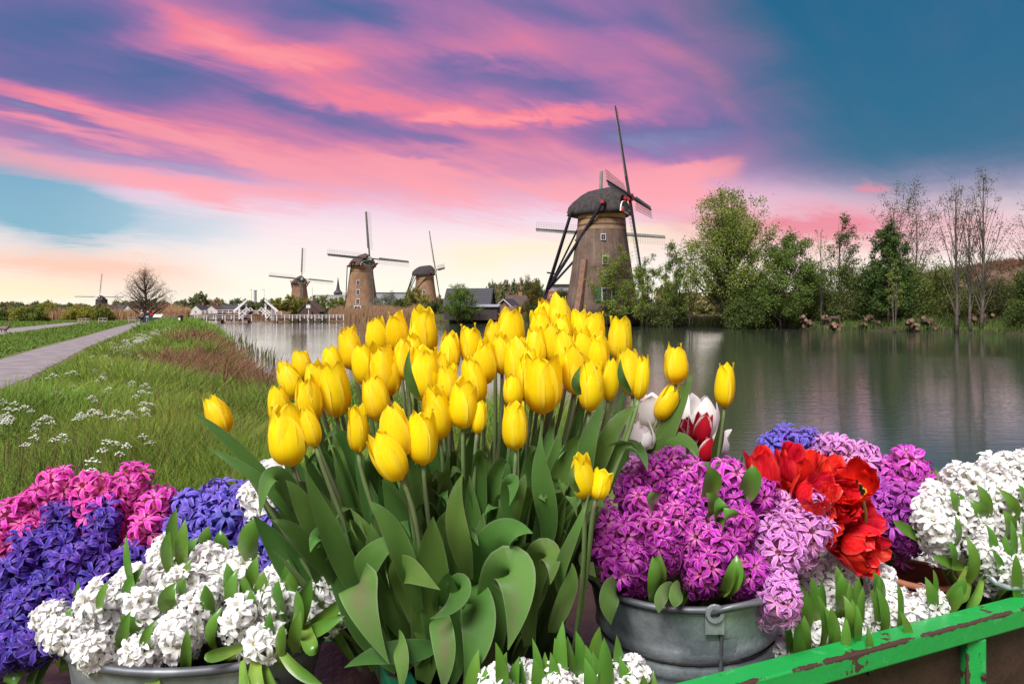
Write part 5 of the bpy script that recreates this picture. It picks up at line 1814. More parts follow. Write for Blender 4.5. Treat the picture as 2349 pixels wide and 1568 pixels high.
RP = [petal_mesh('petal', M_redp, p_, ([0, .3, .6, .85, .95, 1], [36, 44, 50, 46, 36, 20]), wave=.045, curl=.07, seed=i) for i, p_ in enumerate((ROUND, LOOSE, MID))]
RO = [petal_mesh('petal', M_redo, WIDE, ([0, .3, .6, .85, .95, 1], [34, 36, 33, 24, 14, 4]), .62, wave=.05, seed=i) for i in range(2)]


def frame_z(ax, spin=0.0):
    z = ax.normalized()
    q = V((0, 0, 1)).rotation_difference(z)
    return q.to_matrix().to_4x4() @ Matrix.Rotation(spin, 4, 'Z')


def m_tleaf(k, vec, purple=False):
    t, q = attr_ts(k)
    g = k.n('ShaderNodeTexCoord').outputs['Object']
    vein = k.n('ShaderNodeTexWave', wave_type='BANDS', bands_direction='X')
    k.put(vein.inputs['Vector'], k.comb(k.m('MULTIPLY', q, 1.0), k.m('MULTIPLY', t, .2), 0.0))
    vein.inputs['Scale'].default_value = 7.0
    vein.inputs['Distortion'].default_value = 1.2
    k.vein = vein.outputs[1]
    c = k.mix(vein.outputs[1], (0.078, 0.195, 0.036), (0.155, 0.305, 0.062))
    n_ = k.step(k.noise(g, 9, 5, .6).outputs[0], .35, .7)
    c = k.mix(k.m('MULTIPLY', n_, .5), c, (0.075, 0.175, 0.035))
    if purple:
        p_ = k.step(k.noise(g, 14, 5, .6).outputs[0], .42, .62)
        c = k.mix(k.m('MULTIPLY', k.m('MULTIPLY', p_, k.step(q, 1.0, .2)), .45), c, (0.20, 0.12, 0.10))
    return k.mix(k.m('MULTIPLY', k.step(q, .86, 1.0), .55), c, (0.25, 0.30, 0.16))


M_tl = mat('tulip_leaf', (0, 0, 0), .36, build=m_tleaf, trans=.30, spec=.45, rand=.42, bump=.5)
M_tlp = mat('tulip_leaf_purple', (0, 0, 0), .45, build=lambda k, v: m_tleaf(k, v, True), trans=.18, spec=.3, rand=.15, bump=.5)


def m_hleaf(k, vec):
    t, q = attr_ts(k)
    c = k.mix(k.step(t, 0, .8), (0.20, 0.33, 0.05), (0.085, 0.215, 0.026))
    return k.mix(k.m('MULTIPLY', k.step(fine(k, (1, 1, .15), 60), .45, .65), .35), c, (0.10, 0.22, 0.03))


M_hl = mat('hyacinth_leaf', (0, 0, 0), .30, build=m_hleaf, trans=.15, spec=.5, rand=.25)
M_stem = mat('tulip_stem', (0.15, 0.25, 0.075), .5, (0.15, 0.17, 0.09), ns=12)
M_hstem = mat('hyacinth_stem', (0.17, 0.26, 0.05), .5)
M_rstem = mat('red_tulip_stem', (0.33, 0.38, 0.10), .5)


def leaf(pts, W, nh, fold=.3, wave=.0, kind='tulip', rows=12, cols=7, seed=0, twist=0.0):
    """leaf blade along a cubic curve; nh: the way its upper face looks"""
    rg = random.Random(seed)
    ph = rg.uniform(0, 6.28)
    m = MB()
    for i in range(rows + 1):
        t = i / rows
        c_ = bez(pts, t)
        tg = (bez(pts, min(1, t + .03)) - bez(pts, max(0, t - .03))).normalized()
        n0 = V(nh)
        s = tg.cross(n0)
        if s.length < .15:
            s = tg.cross(V((1, .2, .3)))
        s.normalize()
        if i and s.dot(ps) < 0:
            s = -s
        if i:
            s = (s + ps * 1.2).normalized()
            s = (s - tg * s.dot(tg)).normalized()
        ps = s
        if twist:
            s = Matrix.Rotation(twist * t, 3, tg) @ s
        n_ = s.cross(tg)
        if kind == 'tulip':
            w_ = (.42 + .58 * math.sin(min(1, t / .42) * math.pi / 2)) * (1 if t < .42 else max(0, 1 - ((t - .42) / .58) ** 2.1))
        else:
            w_ = (.6 + .4 * min(1, t / .4)) * (1 if t < .55 else max(0, 1 - ((t - .55) / .45) ** 2.2))
        w_ = max(w_, .02)
        for j in range(cols):
            q = -1 + 2 * j / (cols - 1)
            off = fold * q * q * (1 - .5 * t) + wave * abs(q) * math.sin(9 * t + ph + (1.6 if q > 0 else 0))
            m.v.append(tuple(c_ + s * q * W * w_ + n_ * off * W * w_))
            m.c.append((t, abs(q), 0, 1))
    for i in range(rows):
        for j in range(cols - 1):
            a = i * cols + j
            m.f.append((a, a + 1, a + cols + 1, a + cols))
    return m


# ---------------------------------------------------------------- yellow tulips
YT = [  # px, py of the bud's middle, bud height, width/height, tilt, openness
    (499, 952, 84, .62, -24, 0), (661, 1000, 124, .66, -8, 2), (640, 930, 84, .6, -6, 0), (711, 980, 84, .5, -16, 0), (708, 917, 100, .58, -4, 0),
    (769, 896, 112, .60, -2, 2), (664, 872, 84, .6, -22, 1), (693, 838, 66, .66, -8, 3), (726, 868, 78, .66, -4, 1), (762, 832, 66, .66, -8, 1), (804, 798, 94, .54, -10, 2),
    (821, 986, 94, .5, 0, 3), (862, 908, 104, .58, -10, 0), (882, 848, 112, .58, -12, 0), (836, 838, 84, .6, -6, 1), (864, 776, 84, .62, -4, 0), (912, 764, 82, .6, -4, 3),
    (970, 762, 104, .60, 0, 2), (909, 991, 110, .60, -12, 0), (891, 1049, 108, .62, -30, 0), (971, 1005, 112, .60, 0, 2), (1001, 948, 112, .58, -8, 1), (1064, 926, 104, .60, 2, 2),
    (974, 860, 112, .66, -4, 3), (928, 826, 84, .64, -6, 1), (1031, 812, 90, .54, 4, 0), (1026, 882, 78, .62, -2, 3), (1086, 874, 100, .58, -10, 1), (1112, 828, 98, .56, 2, 0),
    (1080, 794, 84, .60, -4, 3), (1134, 780, 84, .6, -2, 1), (1168, 770, 104, .62, 2, 3), (1189, 832, 110, .58, 0, 0), (1213, 842, 92, .5, 10, 1), (1177, 896, 70, .62, 0, 1),
    (1245, 882, 122, .68, 0, 4), (1181, 974, 104, .54, -2, 2), (1240, 752, 82, .6, -4, 3), (1284, 728, 92, .56, -4, 1), (1252, 722, 64, .6, -6, 1), (1268, 792, 84, .6, -2, 1),
    (1318, 850, 100, .60, -2, 0), (1296, 812, 94, .58, -2, 0), (1330, 748, 74, .56, -4, 3), (1362, 764, 84, .60, 2, 2), (1338, 798, 84, .56, -4, 1), (1373, 818, 84, .56, 4, 3),
    (1356, 886, 106, .56, 2, 0), (1399, 872, 88, .44, 4, 1), (1423, 779, 88, .58, 2, 3), (1446, 854, 98, .58, -6, 2), (1471, 868, 88, .44, 8, 1), (1550, 835, 82, .64, 0, 3),
    (1530, 921, 82, .56, 28, 0), (1664, 884, 92, .48, 2, 3), (1335, 1093, 92, .56, -4, 2), (1377, 1111, 64, .66, 18, 4), (1228, 800, 84, .6, 0, 1), (1099, 958, 66, .5, 8, 1),
    (1150, 812, 84, .6, -2, 0), (948, 806, 78, .6, -2, 1), (1206, 866, 84, .56, 4, 1), (1010, 850, 70, .6, 2, 1), (1290, 760, 70, .6, 0, 1)]
ylab = row_labels([(a[0], a[1]) for a in YT], 'yellow tulip', 4)
rt = random.Random(21)
NEARV = V((0, -1, .25))
YROOT = []
for i, (px, py, bh, wr, tilt, op) in enumerate(YT):
    d = 0.93 + min(max((1040 - py) / 340, 0), 1) * .42 + rt.uniform(-.02, .02)
    if i in (55, 56):
        d = .97
    if i in (52, 53, 54):
        d = 1.37
    hgt = bh * 1.14 / F * d
    ax = V((math.sin(R(tilt)), rt.uniform(-.14, .06), math.cos(R(tilt)))).normalized()
    bot = P(px, py, d) - ax * hgt * .5
    bx = 1065 + (px - 1065) * .40 + rt.uniform(-30, 30)
    if i == 54:
        bx = 1600
    if i == 55 or i == 56:
        bx = 1310
    base = P(bx, rt.uniform(1500, 1560), 1.0 + (d - .93) * .75 + .04)
    if i in (52, 53, 54):
        base = P(px - 50, 1340, 1.50)
    t = thing('tulip', base, ylab[i], 'tulip', 'yellow tulips')
    YROOT.append(t)
    inner = bot - base
    FM = frame_z(ax, rt.uniform(0, 6.28))
    fx = hgt * wr / .66
    for q in range(6):
        out_ = q % 2 == 0
        ms = YP[op][rt.randrange(2)]
        k_ = (1.0 if out_ else .90) * rt.uniform(.97, 1.03)
        o = inst('petal', ms, t, Matrix.Translation(inner) @ FM @ Matrix.Rotation(q * math.pi / 3 + rt.uniform(-.16, .16), 4, 'Z') @ Matrix.Rotation(rt.uniform(-.07, .05), 4, 'Y') @ Matrix.Diagonal((fx * k_, fx * k_, hgt * rt.uniform(.88, 1.05) * (1.0 if out_ else 1.02), 1)))
    mid = base.lerp(bot, .55) + V((rt.uniform(-.015, .015), rt.uniform(-.01, .02), 0))
    sp = [base, mid, bot - ax * hgt * .7, bot + ax * .004]
    MB().tube([bez(sp, q / 9) for q in range(10)], [.0036 if q < 8 else .0032 for q in range(10)], 7).build('stem', M_stem, t, True, org=base)
    # two leaves from the lower stem
    for q in range(0 if i in (55, 56) else 4):
        f_ = rt.uniform(.6, 1.02) if q == 0 else rt.uniform(.4, .8)
        sg = rt.choice((-1, 1))
        b0_ = base + V((rt.uniform(-.02, .02), rt.uniform(-.02, .02), 0))
        tip = b0_.lerp(bot, f_) + V((sg * rt.uniform(.015, .075), rt.uniform(-.06, .05), rt.uniform(-.02, .02)))
        if tip.z > bot.z + .005:
            tip.z = bot.z - .01
        if 46 < i < 52:
            tip.x -= .05
        lp_ = [b0_, b0_.lerp(tip, .33) + V((sg * rt.uniform(.005, .03), rt.uniform(-.03, .01), .01)), b0_.lerp(tip, .7) + V((sg * rt.uniform(-.01, .02), rt.uniform(-.03, .01), .02)), tip]
        nh = V((-sg * rt.uniform(.2, .9), -1 if rt.random() < .7 else .5, .3))
        leaf(lp_, rt.uniform(.016, .031), nh, rt.uniform(.2, .6), rt.uniform(.05, .25), seed=i * 5 + q, twist=rt.uniform(-.6, .6)).build('leaf', M_tl, t, True, org=base)
# green-streaked sepals that lie against three buds
for i, (x0, y0, x1, y1, d, W) in ((50, (1446, 900, 1424, 822, .985, 9)), (55, (1328, 1128, 1318, 1062, .93, 9)), (23, (962, 912, 940, 800, 1.02, 12)), (41, (1330, 905, 1333, 838, 1.03, 10))):
    a_, b_ = P(x0, y0, d), P(x1, y1, d - .01)
    m_ = a_.lerp(b_, .5) + V((-.012, -.012, 0))
    leaf([a_, a_.lerp(m_, .6), m_, b_], W / F * d, (-.3, -1, .2), .5, .1, seed=i).build('sepal', M_tl, YROOT[i], True, org=V(YROOT[i].location))

# large leaves of the tulips, placed singly: four curve points (px, py, d), half width in px, face direction, purple tinge, host tulip
HL = [
    ([(905, 1530, 1.05), (815, 1230, 1.00), (775, 1320, .90), (893, 1522, .90)], 50, (.1, -1, .5), 1, 19),
    ([(990, 1500, 1.02), (900, 1250, 1.0), (905, 1290, .93), (1010, 1352, .89)], 36, (-.1, -1, .5), 0, 18),
    ([(1120, 1560, 1.03), (1130, 1180, .99), (1230, 1280, .93), (1165, 1490, .90)], 56, (.2, -1, .45), 1, 36),
    ([(1090, 1340, 1.02), (1090, 1380, .95), (1120, 1450, .92), (1062, 1570, .92)], 42, (0, -1, .3), 0, 22),
    ([(1110, 1420, 1.04), (1090, 1300, 1.02), (1130, 1180, .98), (1222, 1222, .94)], 46, (.1, -1, .5), 0, 36),
    ([(1005, 1400, .97), (1010, 1420, .91), (1030, 1500, .89), (1016, 1585, .89)], 29, (0, -1, .25), 1, 20),
    ([(915, 1450, .95), (912, 1470, .90), (930, 1520, .88), (918, 1590, .88)], 18, (0, -1, .2), 1, 18),
    ([(1060, 1530, 1.0), (1020, 1220, .98), (1120, 1380, .92), (986, 1418, .89)], 30, (-.1, -1, .4), 0, 21),
    ([(1215, 1480, 1.04), (1190, 1230, 1.0), (1290, 1220, .96), (1262, 1340, .93)], 36, (.2, -1, .5), 0, 47),
    ([(880, 1420, 1.02), (790, 1330, .97), (750, 1200, .95), (694, 1068, .93)], 27, (.5, -1, .2), 0, 1),
    ([(960, 1400, .99), (930, 1280, .95), (900, 1190, .93), (846, 1148, .93)], 27, (.3, -1, .3), 0, 19),
    ([(1075, 1330, 1.0), (1060, 1240, .96), (1020, 1180, .95), (1062, 1084, .96)], 26, (.2, -1, .1), 0, 22),
    ([(1250, 1260, 1.03), (1280, 1160, .99), (1220, 1100, .99), (1244, 1000, 1.0)], 27, (-.3, -1, .1), 0, 35),
    ([(1345, 1140, 1.05), (1330, 1060, 1.03), (1350, 1000, 1.03), (1384, 916, 1.04)], 22, (-.3, -1, .1), 0, 47),
    ([(1480, 1120, 1.12), (1500, 1040, 1.1), (1545, 960, 1.1), (1592, 846, 1.10)], 24, (-.5, -1, .1), 0, 52),
    ([(1635, 1085, 1.16), (1640, 1050, 1.14), (1650, 990, 1.12), (1664, 925, 1.11)], 13, (.3, -1, .1), 0, 54),
    ([(1480, 1140, 1.14), (1500, 990, 1.12), (1590, 980, 1.06), (1600, 1062, 1.02)], 27, (.2, -.8, .8), 0, 52),
    ([(1390, 1130, 1.26), (1420, 1000, 1.25), (1470, 1000, 1.22), (1485, 1080, 1.20)], 22, (.2, -.8, .8), 0, 52 - 2),
    ([(1545, 1150, 1.12), (1590, 1050, 1.10), (1640, 1060, 1.06), (1680, 1100, 1.04)], 22, (.1, -.6, 1), 0, 54),
    ([(1340, 1140, 1.08), (1380, 1040, 1.06), (1400, 960, 1.06), (1462, 930, 1.06)], 22, (.2, -1, .3), 0, 50),
    ([(700, 1250, 1.04), (640, 1120, 1.0), (540, 1010, .98), (442, 944, .97)], 17, (.4, -1, .5), 0, 0),
    ([(720, 1260, 1.02), (660, 1130, .97), (560, 1070, .95), (472, 1023, .94)], 15, (.4, -1, .6), 0, 0),
    ([(740, 1300, 1.02), (650, 1050, .98), (610, 1040, .94), (596, 1186, .91)], 24, (.1, -1, .7), 1, 1),
    ([(790, 1330, 1.02), (720, 1230, .97), (700, 1140, .96), (655, 1100, .95)], 26, (.3, -1, .3), 0, 1),
    ([(770, 1330, 1.0), (700, 1260, .96), (690, 1210, .94), (620, 1190, .92)], 22, (.2, -1, .7), 0, 3),
    ([(810, 1370, 1.03), (770, 1260, 1.0), (730, 1180, .97), (712, 1266, .93)], 28, (.1, -1, .6), 0, 5),
    ([(830, 1420, 1.02), (800, 1320, .98), (860, 1240, .96), (935, 1235, .95)], 32, (0, -1, .6), 0, 11),
    ([(1295, 1380, .99), (1260, 1300, .95), (1310, 1270, .93), (1352, 1130, .93)], 15, (-.3, -1, .2), 1, 55),
    ([(1180, 1240, 1.02), (1140, 1100, 1.0), (1200, 1060, .97), (1168, 1160, .94)], 20, (0, -1, .6), 0, 36),
    ([(1180, 1220, 1.03), (1170, 1170, 1.0), (1200, 1120, .99), (1204, 1085, .99)], 17, (-.2, -1, .2), 0, 36),
    ([(1000, 1480, .97), (960, 1500, .94), (880, 1480, .91), (790, 1530, .90)], 26, (0, -1, .6), 0, 18),
    ([(1265, 1450, .98), (1280, 1400, .95), (1320, 1340, .94), (1312, 1290, .94)], 22, (.2, -1, .2), 1, 55),
]
for i, (pts, W, nh, pur, host) in enumerate(HL):
    if host in (52, 54):
        pts = [(a_, b_, c_ + .26) for a_, b_, c_ in pts]
    pp = [P(*q) for q in pts]
    leaf(pp, W / F * pts[2][2], nh, .22, .16, rows=30, cols=9, seed=900 + i).build('leaf', M_tlp if pur else M_tl, YROOT[host], True, org=V(YROOT[host].location))


# many upright leaves that close the stand of tulips from the side of the viewer
rf = random.Random(77)
YPX = [(a[0], a[1]) for a in YT]
for i in range(125):
    tx = rf.uniform(735, 1370)
    ty = rf.uniform(940, 1240) + (60 if abs(tx - 1075) > 330 else 0)
    if tx > 1280:
        ty = min(ty, 1120)
    d_ = 1.13 - (ty - 930) / 300 * .10 + rf.uniform(-.04, .04)
    bx_ = 1065 + (tx - 1065) * .42 + rf.uniform(-30, 30)
    tip, b0_ = P(tx, ty, d_), P(bx_, rf.uniform(1470, 1540), d_ + .03)
    hi_ = min(range(len(YPX)), key=lambda q: (YPX[q][0] - tx) ** 2 + .15 * (YPX[q][1] - ty) ** 2)
    sg = rf.choice((-1, 1))
    c1, c2 = b0_.lerp(tip, .35) + V((sg * rf.uniform(.0, .03), -rf.uniform(0, .03), 0)), b0_.lerp(tip, .72) + V((sg * rf.uniform(-.03, .02), -rf.uniform(0, .03), .01))
    if rf.random() < .4:
        # the tip curls over towards the viewer
        c2 = tip + V((sg * .01, -.01, .05))
        tip = tip + V((sg * rf.uniform(.02, .07), -rf.uniform(.03, .06), -rf.uniform(.01, .06)))
    leaf([b0_, c1, c2, tip], rf.uniform(18, 34) / F * d_, (sg * rf.uniform(0, .8), -1, .3), rf.uniform(.15, .6), rf.uniform(.15, .4), rows=16, seed=2000 + i, twist=rf.uniform(-1.2, 1.2)).build('leaf', M_tl, YROOT[hi_], True, org=V(YROOT[hi_].location))


# ---------------------------------------------------------------- other tulips
def bloom(name, label, px, py, d, size, ax, meshes, n, spread, base_pt, stem_m, layers=1, squash=1.0, group=None, stamen=False, cat='tulip'):
    ax = V(ax).normalized()
    ctr = P(px, py, d)
    h_ = size / F * d
    bot = ctr - ax * h_ * .45
    base = V(base_pt)
    t = thing(name, base, label, cat, group)
    rg = random.Random(int(px * 3 + py))
    FM = frame_z(ax, rg.uniform(0, 6))
    for q in range(n):
        ly = q * layers // n
        k_ = (1 - .22 * ly) * (1 if q % 2 == 0 else .9)
        tw = Matrix.Rotation(rg.uniform(-.1, .1) + spread * (1 - ly / max(1, layers)) * rg.uniform(.4, 1), 4, 'Y')
        s_ = h_ * k_ * rg.uniform(.88, 1.1)
        M = Matrix.Translation(bot - base) @ FM @ Matrix.Rotation((q * math.pi / 3 if n == 6 else q * 2.39996) + rg.uniform(-.2, .2), 4, 'Z') @ tw @ Matrix.Diagonal((s_ * squash, s_ * squash, s_, 1))
        inst('petal', meshes[rg.randrange(len(meshes))], t, M)
    if stamen:
        for q in range(6):
            a = q * 1.047
            p0 = bot - base + ax * h_ * .05
            s3 = FM @ V((math.cos(a), math.sin(a), 1.4))
            MB().tube([p0, p0 + s3.normalized() * h_ * .3], [.002, .0026], 5).build('stamen', M_black, t)
    mid = bot - ax * h_ * 1.2
    MB().tube([bez([base, base.lerp(mid, .6), mid, bot + ax * .003], q / 9) for q in range(10)], .0042, 7).build('stem', stem_m, t, True, org=base)
    return t


RB = P(1895, 1400, 1.47)
RG = 'red tulips'
bloom('red_tulip', 'closed red tulip at left end of the red bunch', 1752, 1076, 1.26, 92, (-.25, -.15, 1), RP[1:], 7, .1, RB, M_rstem, 1, 1.05, RG)
bloom('red_tulip', 'half-open red tulip at top of the red bunch', 1830, 1070, 1.30, 92, (.05, -.25, 1), RP[1:], 8, .28, RB, M_rstem, 1, 1.15, RG)
bloom('red_tulip', 'wide-open red tulip showing black and yellow heart', 1952, 1108, 1.28, 108, (-.75, -.62, .75), RO, 12, .0, RB, M_rstem, 2, .80, RG, True)
bloom('red_tulip', 'double red tulip just left of the wide-open one', 1868, 1135, 1.22, 84, (.2, -.6, .7), [RP[0], RP[0], RP[1]], 38, .5, RB, M_rstem, 4, .92, RG)
bloom('red_tulip', 'double red tulip hanging below another, mid bunch', 1886, 1196, 1.25, 84, (.5, -.7, -.1), [RP[0], RP[0], RP[1]], 38, .5, RB, M_rstem, 4, .92, RG)
bloom('red_tulip', 'loose red tulip directly below the wide-open one', 1958, 1192, 1.33, 96, (.6, -.6, .3), RP[1:], 9, .35, RB, M_rstem, 1, 1.1, RG)
bloom('red_tulip', 'lowest double red tulip, drooping above white hyacinths', 1984, 1262, 1.27, 92, (.45, -.8, -.15), [RP[0], RP[0], RP[1]], 40, .5, RB, M_rstem, 4, .92, RG)
bloom('red_tulip', 'red tulip behind, between half-open and wide-open ones', 1898, 1090, 1.36, 84, (.2, -.1, 1), RP[1:], 8, .2, RB, M_rstem, 1, 1.1, RG)
bloom('red_tulip', 'double red tulip right of the middle, between two others', 1925, 1150, 1.27, 84, (.3, -.8, .4), [RP[0], RP[0], RP[1]], 38, .5, RB, M_rstem, 4, .92, RG)
bloom('red_tulip', 'double red tulip low in the bunch, left of lowest one', 1935, 1228, 1.29, 80, (.1, -.9, .1), [RP[0], RP[0], RP[1]], 36, .5, RB, M_rstem, 4, .92, RG)
bloom('red_tulip', 'red tulip tucked behind the purple hyacinths at left', 1790, 1108, 1.32, 84, (-.2, -.5, .8), RP[1:], 8, .25, RB, M_rstem, 1, 1.1, RG)
WB = P(1580, 1330, 1.55)
WG = 'white tulips'
bloom('white_tulip', 'big white tulip above the red-and-white ones', 1600, 958, 1.52, 96, (.1, -.2, 1), WP, 9, .12, WB, M_stem, 2, .95, WG)
bloom('white_tulip', 'white tulip lower right, beside the last yellow stem', 1636, 1010, 1.53, 84, (.2, -.2, 1), WP, 9, .12, WB, M_stem, 2, .95, WG)
bloom('white_tulip', 'white tulip just behind the tilted yellow bud', 1490, 945, 1.40, 84, (-.05, -.1, 1), WP, 9, .12, WB, M_stem, 2, .95, WG)
bloom('white_tulip', 'white tulip half hidden behind green leaves', 1466, 1000, 1.38, 84, (-.1, -.1, 1), WP, 9, .12, WB, M_stem, 2, .95, WG)
XG = 'red-and-white tulips'
bloom('striped_tulip', 'red tulip with white edges, left of three', 1572, 994, 1.45, 72, (-.2, -.2, 1), RWP, 6, .05, WB, M_stem, 1, .92, XG)
bloom('striped_tulip', 'red tulip with white edges, middle and highest of three', 1612, 985, 1.43, 74, (.15, -.2, 1), RWP, 6, .05, WB, M_stem, 1, .92, XG)
bloom('striped_tulip', 'red tulip with white edges, lowest of three', 1622, 1030, 1.42, 78, (.2, -.25, 1), RWP, 6, .05, WB, M_stem, 1, .92, XG)


# ---------------------------------------------------------------- hyacinths
def floret(name, material, petals=6, recurve=1.0, L=.0165, wd=.0030, extra=0, seed=0):
    rg = random.Random(seed)
    m = MB()
    # funnel
    n = 6
    for r_, z, t in ((.0034, -.026, 0), (.0036, -.010, .1), (.0050, 0, .2)):
        for q in range(n):
            a = 2 * math.pi * q / n
            m.v.append((r_ * math.cos(a), r_ * math.sin(a), z))
            m.c.append((t, 0, 0, 1))
    for i in range(2):
        for q in range(n):
            a, b = i * n + q, i * n + (q + 1) % n
            m.f.append((a, b, b + n, a + n))
    for q in range(petals + extra):
        inn = q >= petals
        a = 2 * math.pi * q / petals + rg.uniform(-.12, .12) + (.5 if inn else 0)
        ll = L * rg.uniform(.9, 1.1) * (.62 if inn else 1)
        rc = recurve * rg.uniform(.7, 1.3) * (.2 if inn else 1)
        b0_ = len(m.v)
        for i in range(5):
            t = i / 4
            r_ = .0040 + ll * (t - .12 * rc * t * t * t) * (.55 if inn else 1)
            z = .0012 + (.0055 if not inn else .010) * math.sin(t * 2.0) - .0085 * rc * t ** 2.4
            w_ = wd * (.55 + .75 * math.sin(math.pi * min(1, t * .93 + .05))) * (1 if i < 4 else .15)
            tw = rg.uniform(-.15, .15) * t
            for qq in (-1, 0, 1):
                x, y = r_, qq * w_
                m.v.append((x * math.cos(a + tw) - y * math.sin(a + tw), x * math.sin(a + tw) + y * math.cos(a + tw), z + abs(qq) * .0011))
                m.c.append((.2 + .8 * t, abs(qq), 0, 1))
        for i in range(4):
            for j in range(2):
                k_ = b0_ + i * 3 + j
                m.f.append((k_, k_ + 1, k_ + 4, k_ + 3))
    return m.mesh(name, material, True)


def fl_mat(name, core, mid, edge, rand=.38, trans=.25):
    def f(k, vec):
        t, q = attr_ts(k)
        c = k.mix(k.step(t, .15, .6), core, mid)
        return k.mix(k.m('MULTIPLY', k.step(q, .25, 1.0), .7), c, edge)
    return mat(name, (0, 0, 0), .5, build=f, trans=trans, rand=rand, spec=.3)


FK = {
    'pink': fl_mat('floret_pink', (0.72, 0.18, 0.36), (0.60, 0.028, 0.36), (0.80, 0.16, 0.56)),
    'blue': fl_mat('floret_blue', (0.08, 0.05, 0.28), (0.075, 0.028, 0.33), (0.19, 0.12, 0.53)),
    'midblue': fl_mat('floret_midblue', (0.10, 0.08, 0.40), (0.13, 0.085, 0.50), (0.27, 0.22, 0.70)),
    'white': fl_mat('floret_white', (0.82, 0.82, 0.66), (0.88, 0.89, 0.87), (0.90, 0.91, 0.90), .07, .30),
    'orchid': fl_mat('floret_orchid', (0.70, 0.25, 0.42), (0.52, 0.028, 0.45), (0.76, 0.20, 0.70)),
    'deep': fl_mat('floret_deep_orchid', (0.60, 0.14, 0.36), (0.38, 0.016, 0.36), (0.62, 0.12, 0.58)),
    'lilac': fl_mat('floret_lilac', (0.72, 0.30, 0.50), (0.60, 0.17, 0.58), (0.80, 0.52, 0.80)),
    'purple': fl_mat('floret_purple', (0.40, 0.05, 0.35), (0.34, 0.03, 0.36), (0.55, 0.15, 0.58)),
}
FLM = {}
for kk, mm in FK.items():
    dbl = kk == 'white'
    FLM[kk] = [floret('floret', mm, 6, rc, .0225 if not dbl else .0215, .0027 if not dbl else .0037, 3 if dbl else 0, 70 + i) for i, rc in enumerate((.8, 1.7, 2.5) if not dbl else (.6, 1.2, 1.8))]
rh = random.Random(31)
HY_ALL = []


def hyacinth(kind, label, px, py, d, size, root_pt, group, L=.10, ax=None, n=36, name='hyacinth'):
    n = int(n * .68)
    """size: head width in grid units"""
    sc = size / F * d / .078
    hl = L * sc
    ctr = P(px, py, d)
    if ax is None:
        ax = (ctr - V(root_pt)).normalized()
        ax = (ax + V((0, -.15, .35))).normalized()
    else:
        ax = V(ax).normalized()
    b0_ = ctr - ax * hl * .5
    t = thing(name, b0_, label, 'hyacinth', group)
    FM = frame_z(ax, rh.uniform(0, 6))
    sp = rh.uniform(0, 6.28)
    for i in range(n):
        f_ = (i + .5) / n
        a = sp + i * 2.39996
        z = hl * (f_ ** .9)
        r_ = (.023 if f_ < .8 else .023 - .015 * (f_ - .8) / .2) * sc * rh.uniform(.66, 1.32)
        el_ = -.30 + 1.35 * f_ ** 1.6 + (.5 if f_ > .9 else 0) + rh.uniform(-.35, .35)
        dr = V((math.cos(a) * math.cos(el_), math.sin(a) * math.cos(el_), math.sin(el_)))
        pos = V((math.cos(a) * r_, math.sin(a) * r_, z))
        s_ = sc * rh.uniform(.95, 1.32)
        M = FM @ Matrix.Translation(pos) @ frame_z(dr, rh.uniform(0, 6)) @ Matrix.Scale(s_, 4)
        inst('floret', FLM[kind][rh.randrange(3)], t, M)
    rp_ = V(root_pt)
    tp = b0_ + ax * hl * .95
    sb = [rp_, rp_.lerp(b0_, .5) + V((0, 0, .01)), b0_ - ax * .02, b0_]
    MB().tube([bez(sb, q / 6) for q in range(7)] + [b0_.lerp(tp, .5), tp], [.005] * 7 + [.004, .002], 6).build('stem', M_hstem, t, True, org=b0_)
    HY_ALL.append((t, px, py, b0_, d))
    return t


def bunch(kind, pts, base, rows, root, dfun, size, group, jit=.12, L=.10, rootspread=30, n=36):
    labs = row_labels(pts, base, rows)
    for (px, py), lb in zip(pts, labs):
        d = dfun(px, py) + rh.uniform(-.02, .02)
        rp_ = P(root[0] + rh.uniform(-1, 1) * rootspread + (px - root[0]) * .25, root[1], root[2])
        k_ = kind if isinstance(kind, str) else kind(px, py)
        hyacinth(k_, lb, px, py, d, size * rh.uniform(1 - jit, 1 + jit), rp_, group, L, n=n)


def r5(l):
    return [(x_ * .3782, 975 + y_ * .3782) for x_, y_ in l]


def r1p(l):
    return [(1319 + x_ * .3783, 975 + y_ * .3783) for x_, y_ in l]


def r2p(l):
    return [(1720.5 + x_ * .378, 975 + y_ * .378) for x_, y_ in l]


bunch('pink', r5([(350, 450), (110, 650), (560, 500), (810, 410), (690, 540), (960, 570), (890, 720), (20, 830), (250, 560), (420, 560), (180, 760), (590, 600)]), 'magenta pink hyacinth in the left bunch', 3, (230, 1560, 1.3),
      lambda x, y: 1.30 - (y - 1120) / 200 * .08, 100, 'magenta pink hyacinths', L=.11)
bunch('blue', r5([(600, 650), (370, 660), (200, 810), (560, 800), (400, 890), (690, 920), (90, 960), (280, 1040), (500, 1020), (110, 1220), (270, 1310), (50, 1370), (790, 900), (170, 1110), (400, 1150), (360, 780), (20, 1120), (330, 1230), (180, 1340)]),
      'deep violet-blue hyacinth at left edge', 4, (60, 1500, 1.32), lambda x, y: 1.24 - (y - 1220) / 280 * .16, 98, 'deep violet-blue hyacinths', L=.11)
bunch('midblue', r5([(1180, 600), (1330, 560), (1500, 540), (1260, 690), (1410, 640), (1660, 690), (1400, 790), (1720, 790), (1230, 800), (2090, 890), (1590, 640), (1850, 760), (1140, 700), (1560, 760)]),
      'mid-blue hyacinth behind the white tub bunch', 3, (560, 1500, 1.28), lambda x, y: 1.28 - (y - 1180) / 150 * .06, 104, 'mid-blue hyacinths behind the tub')
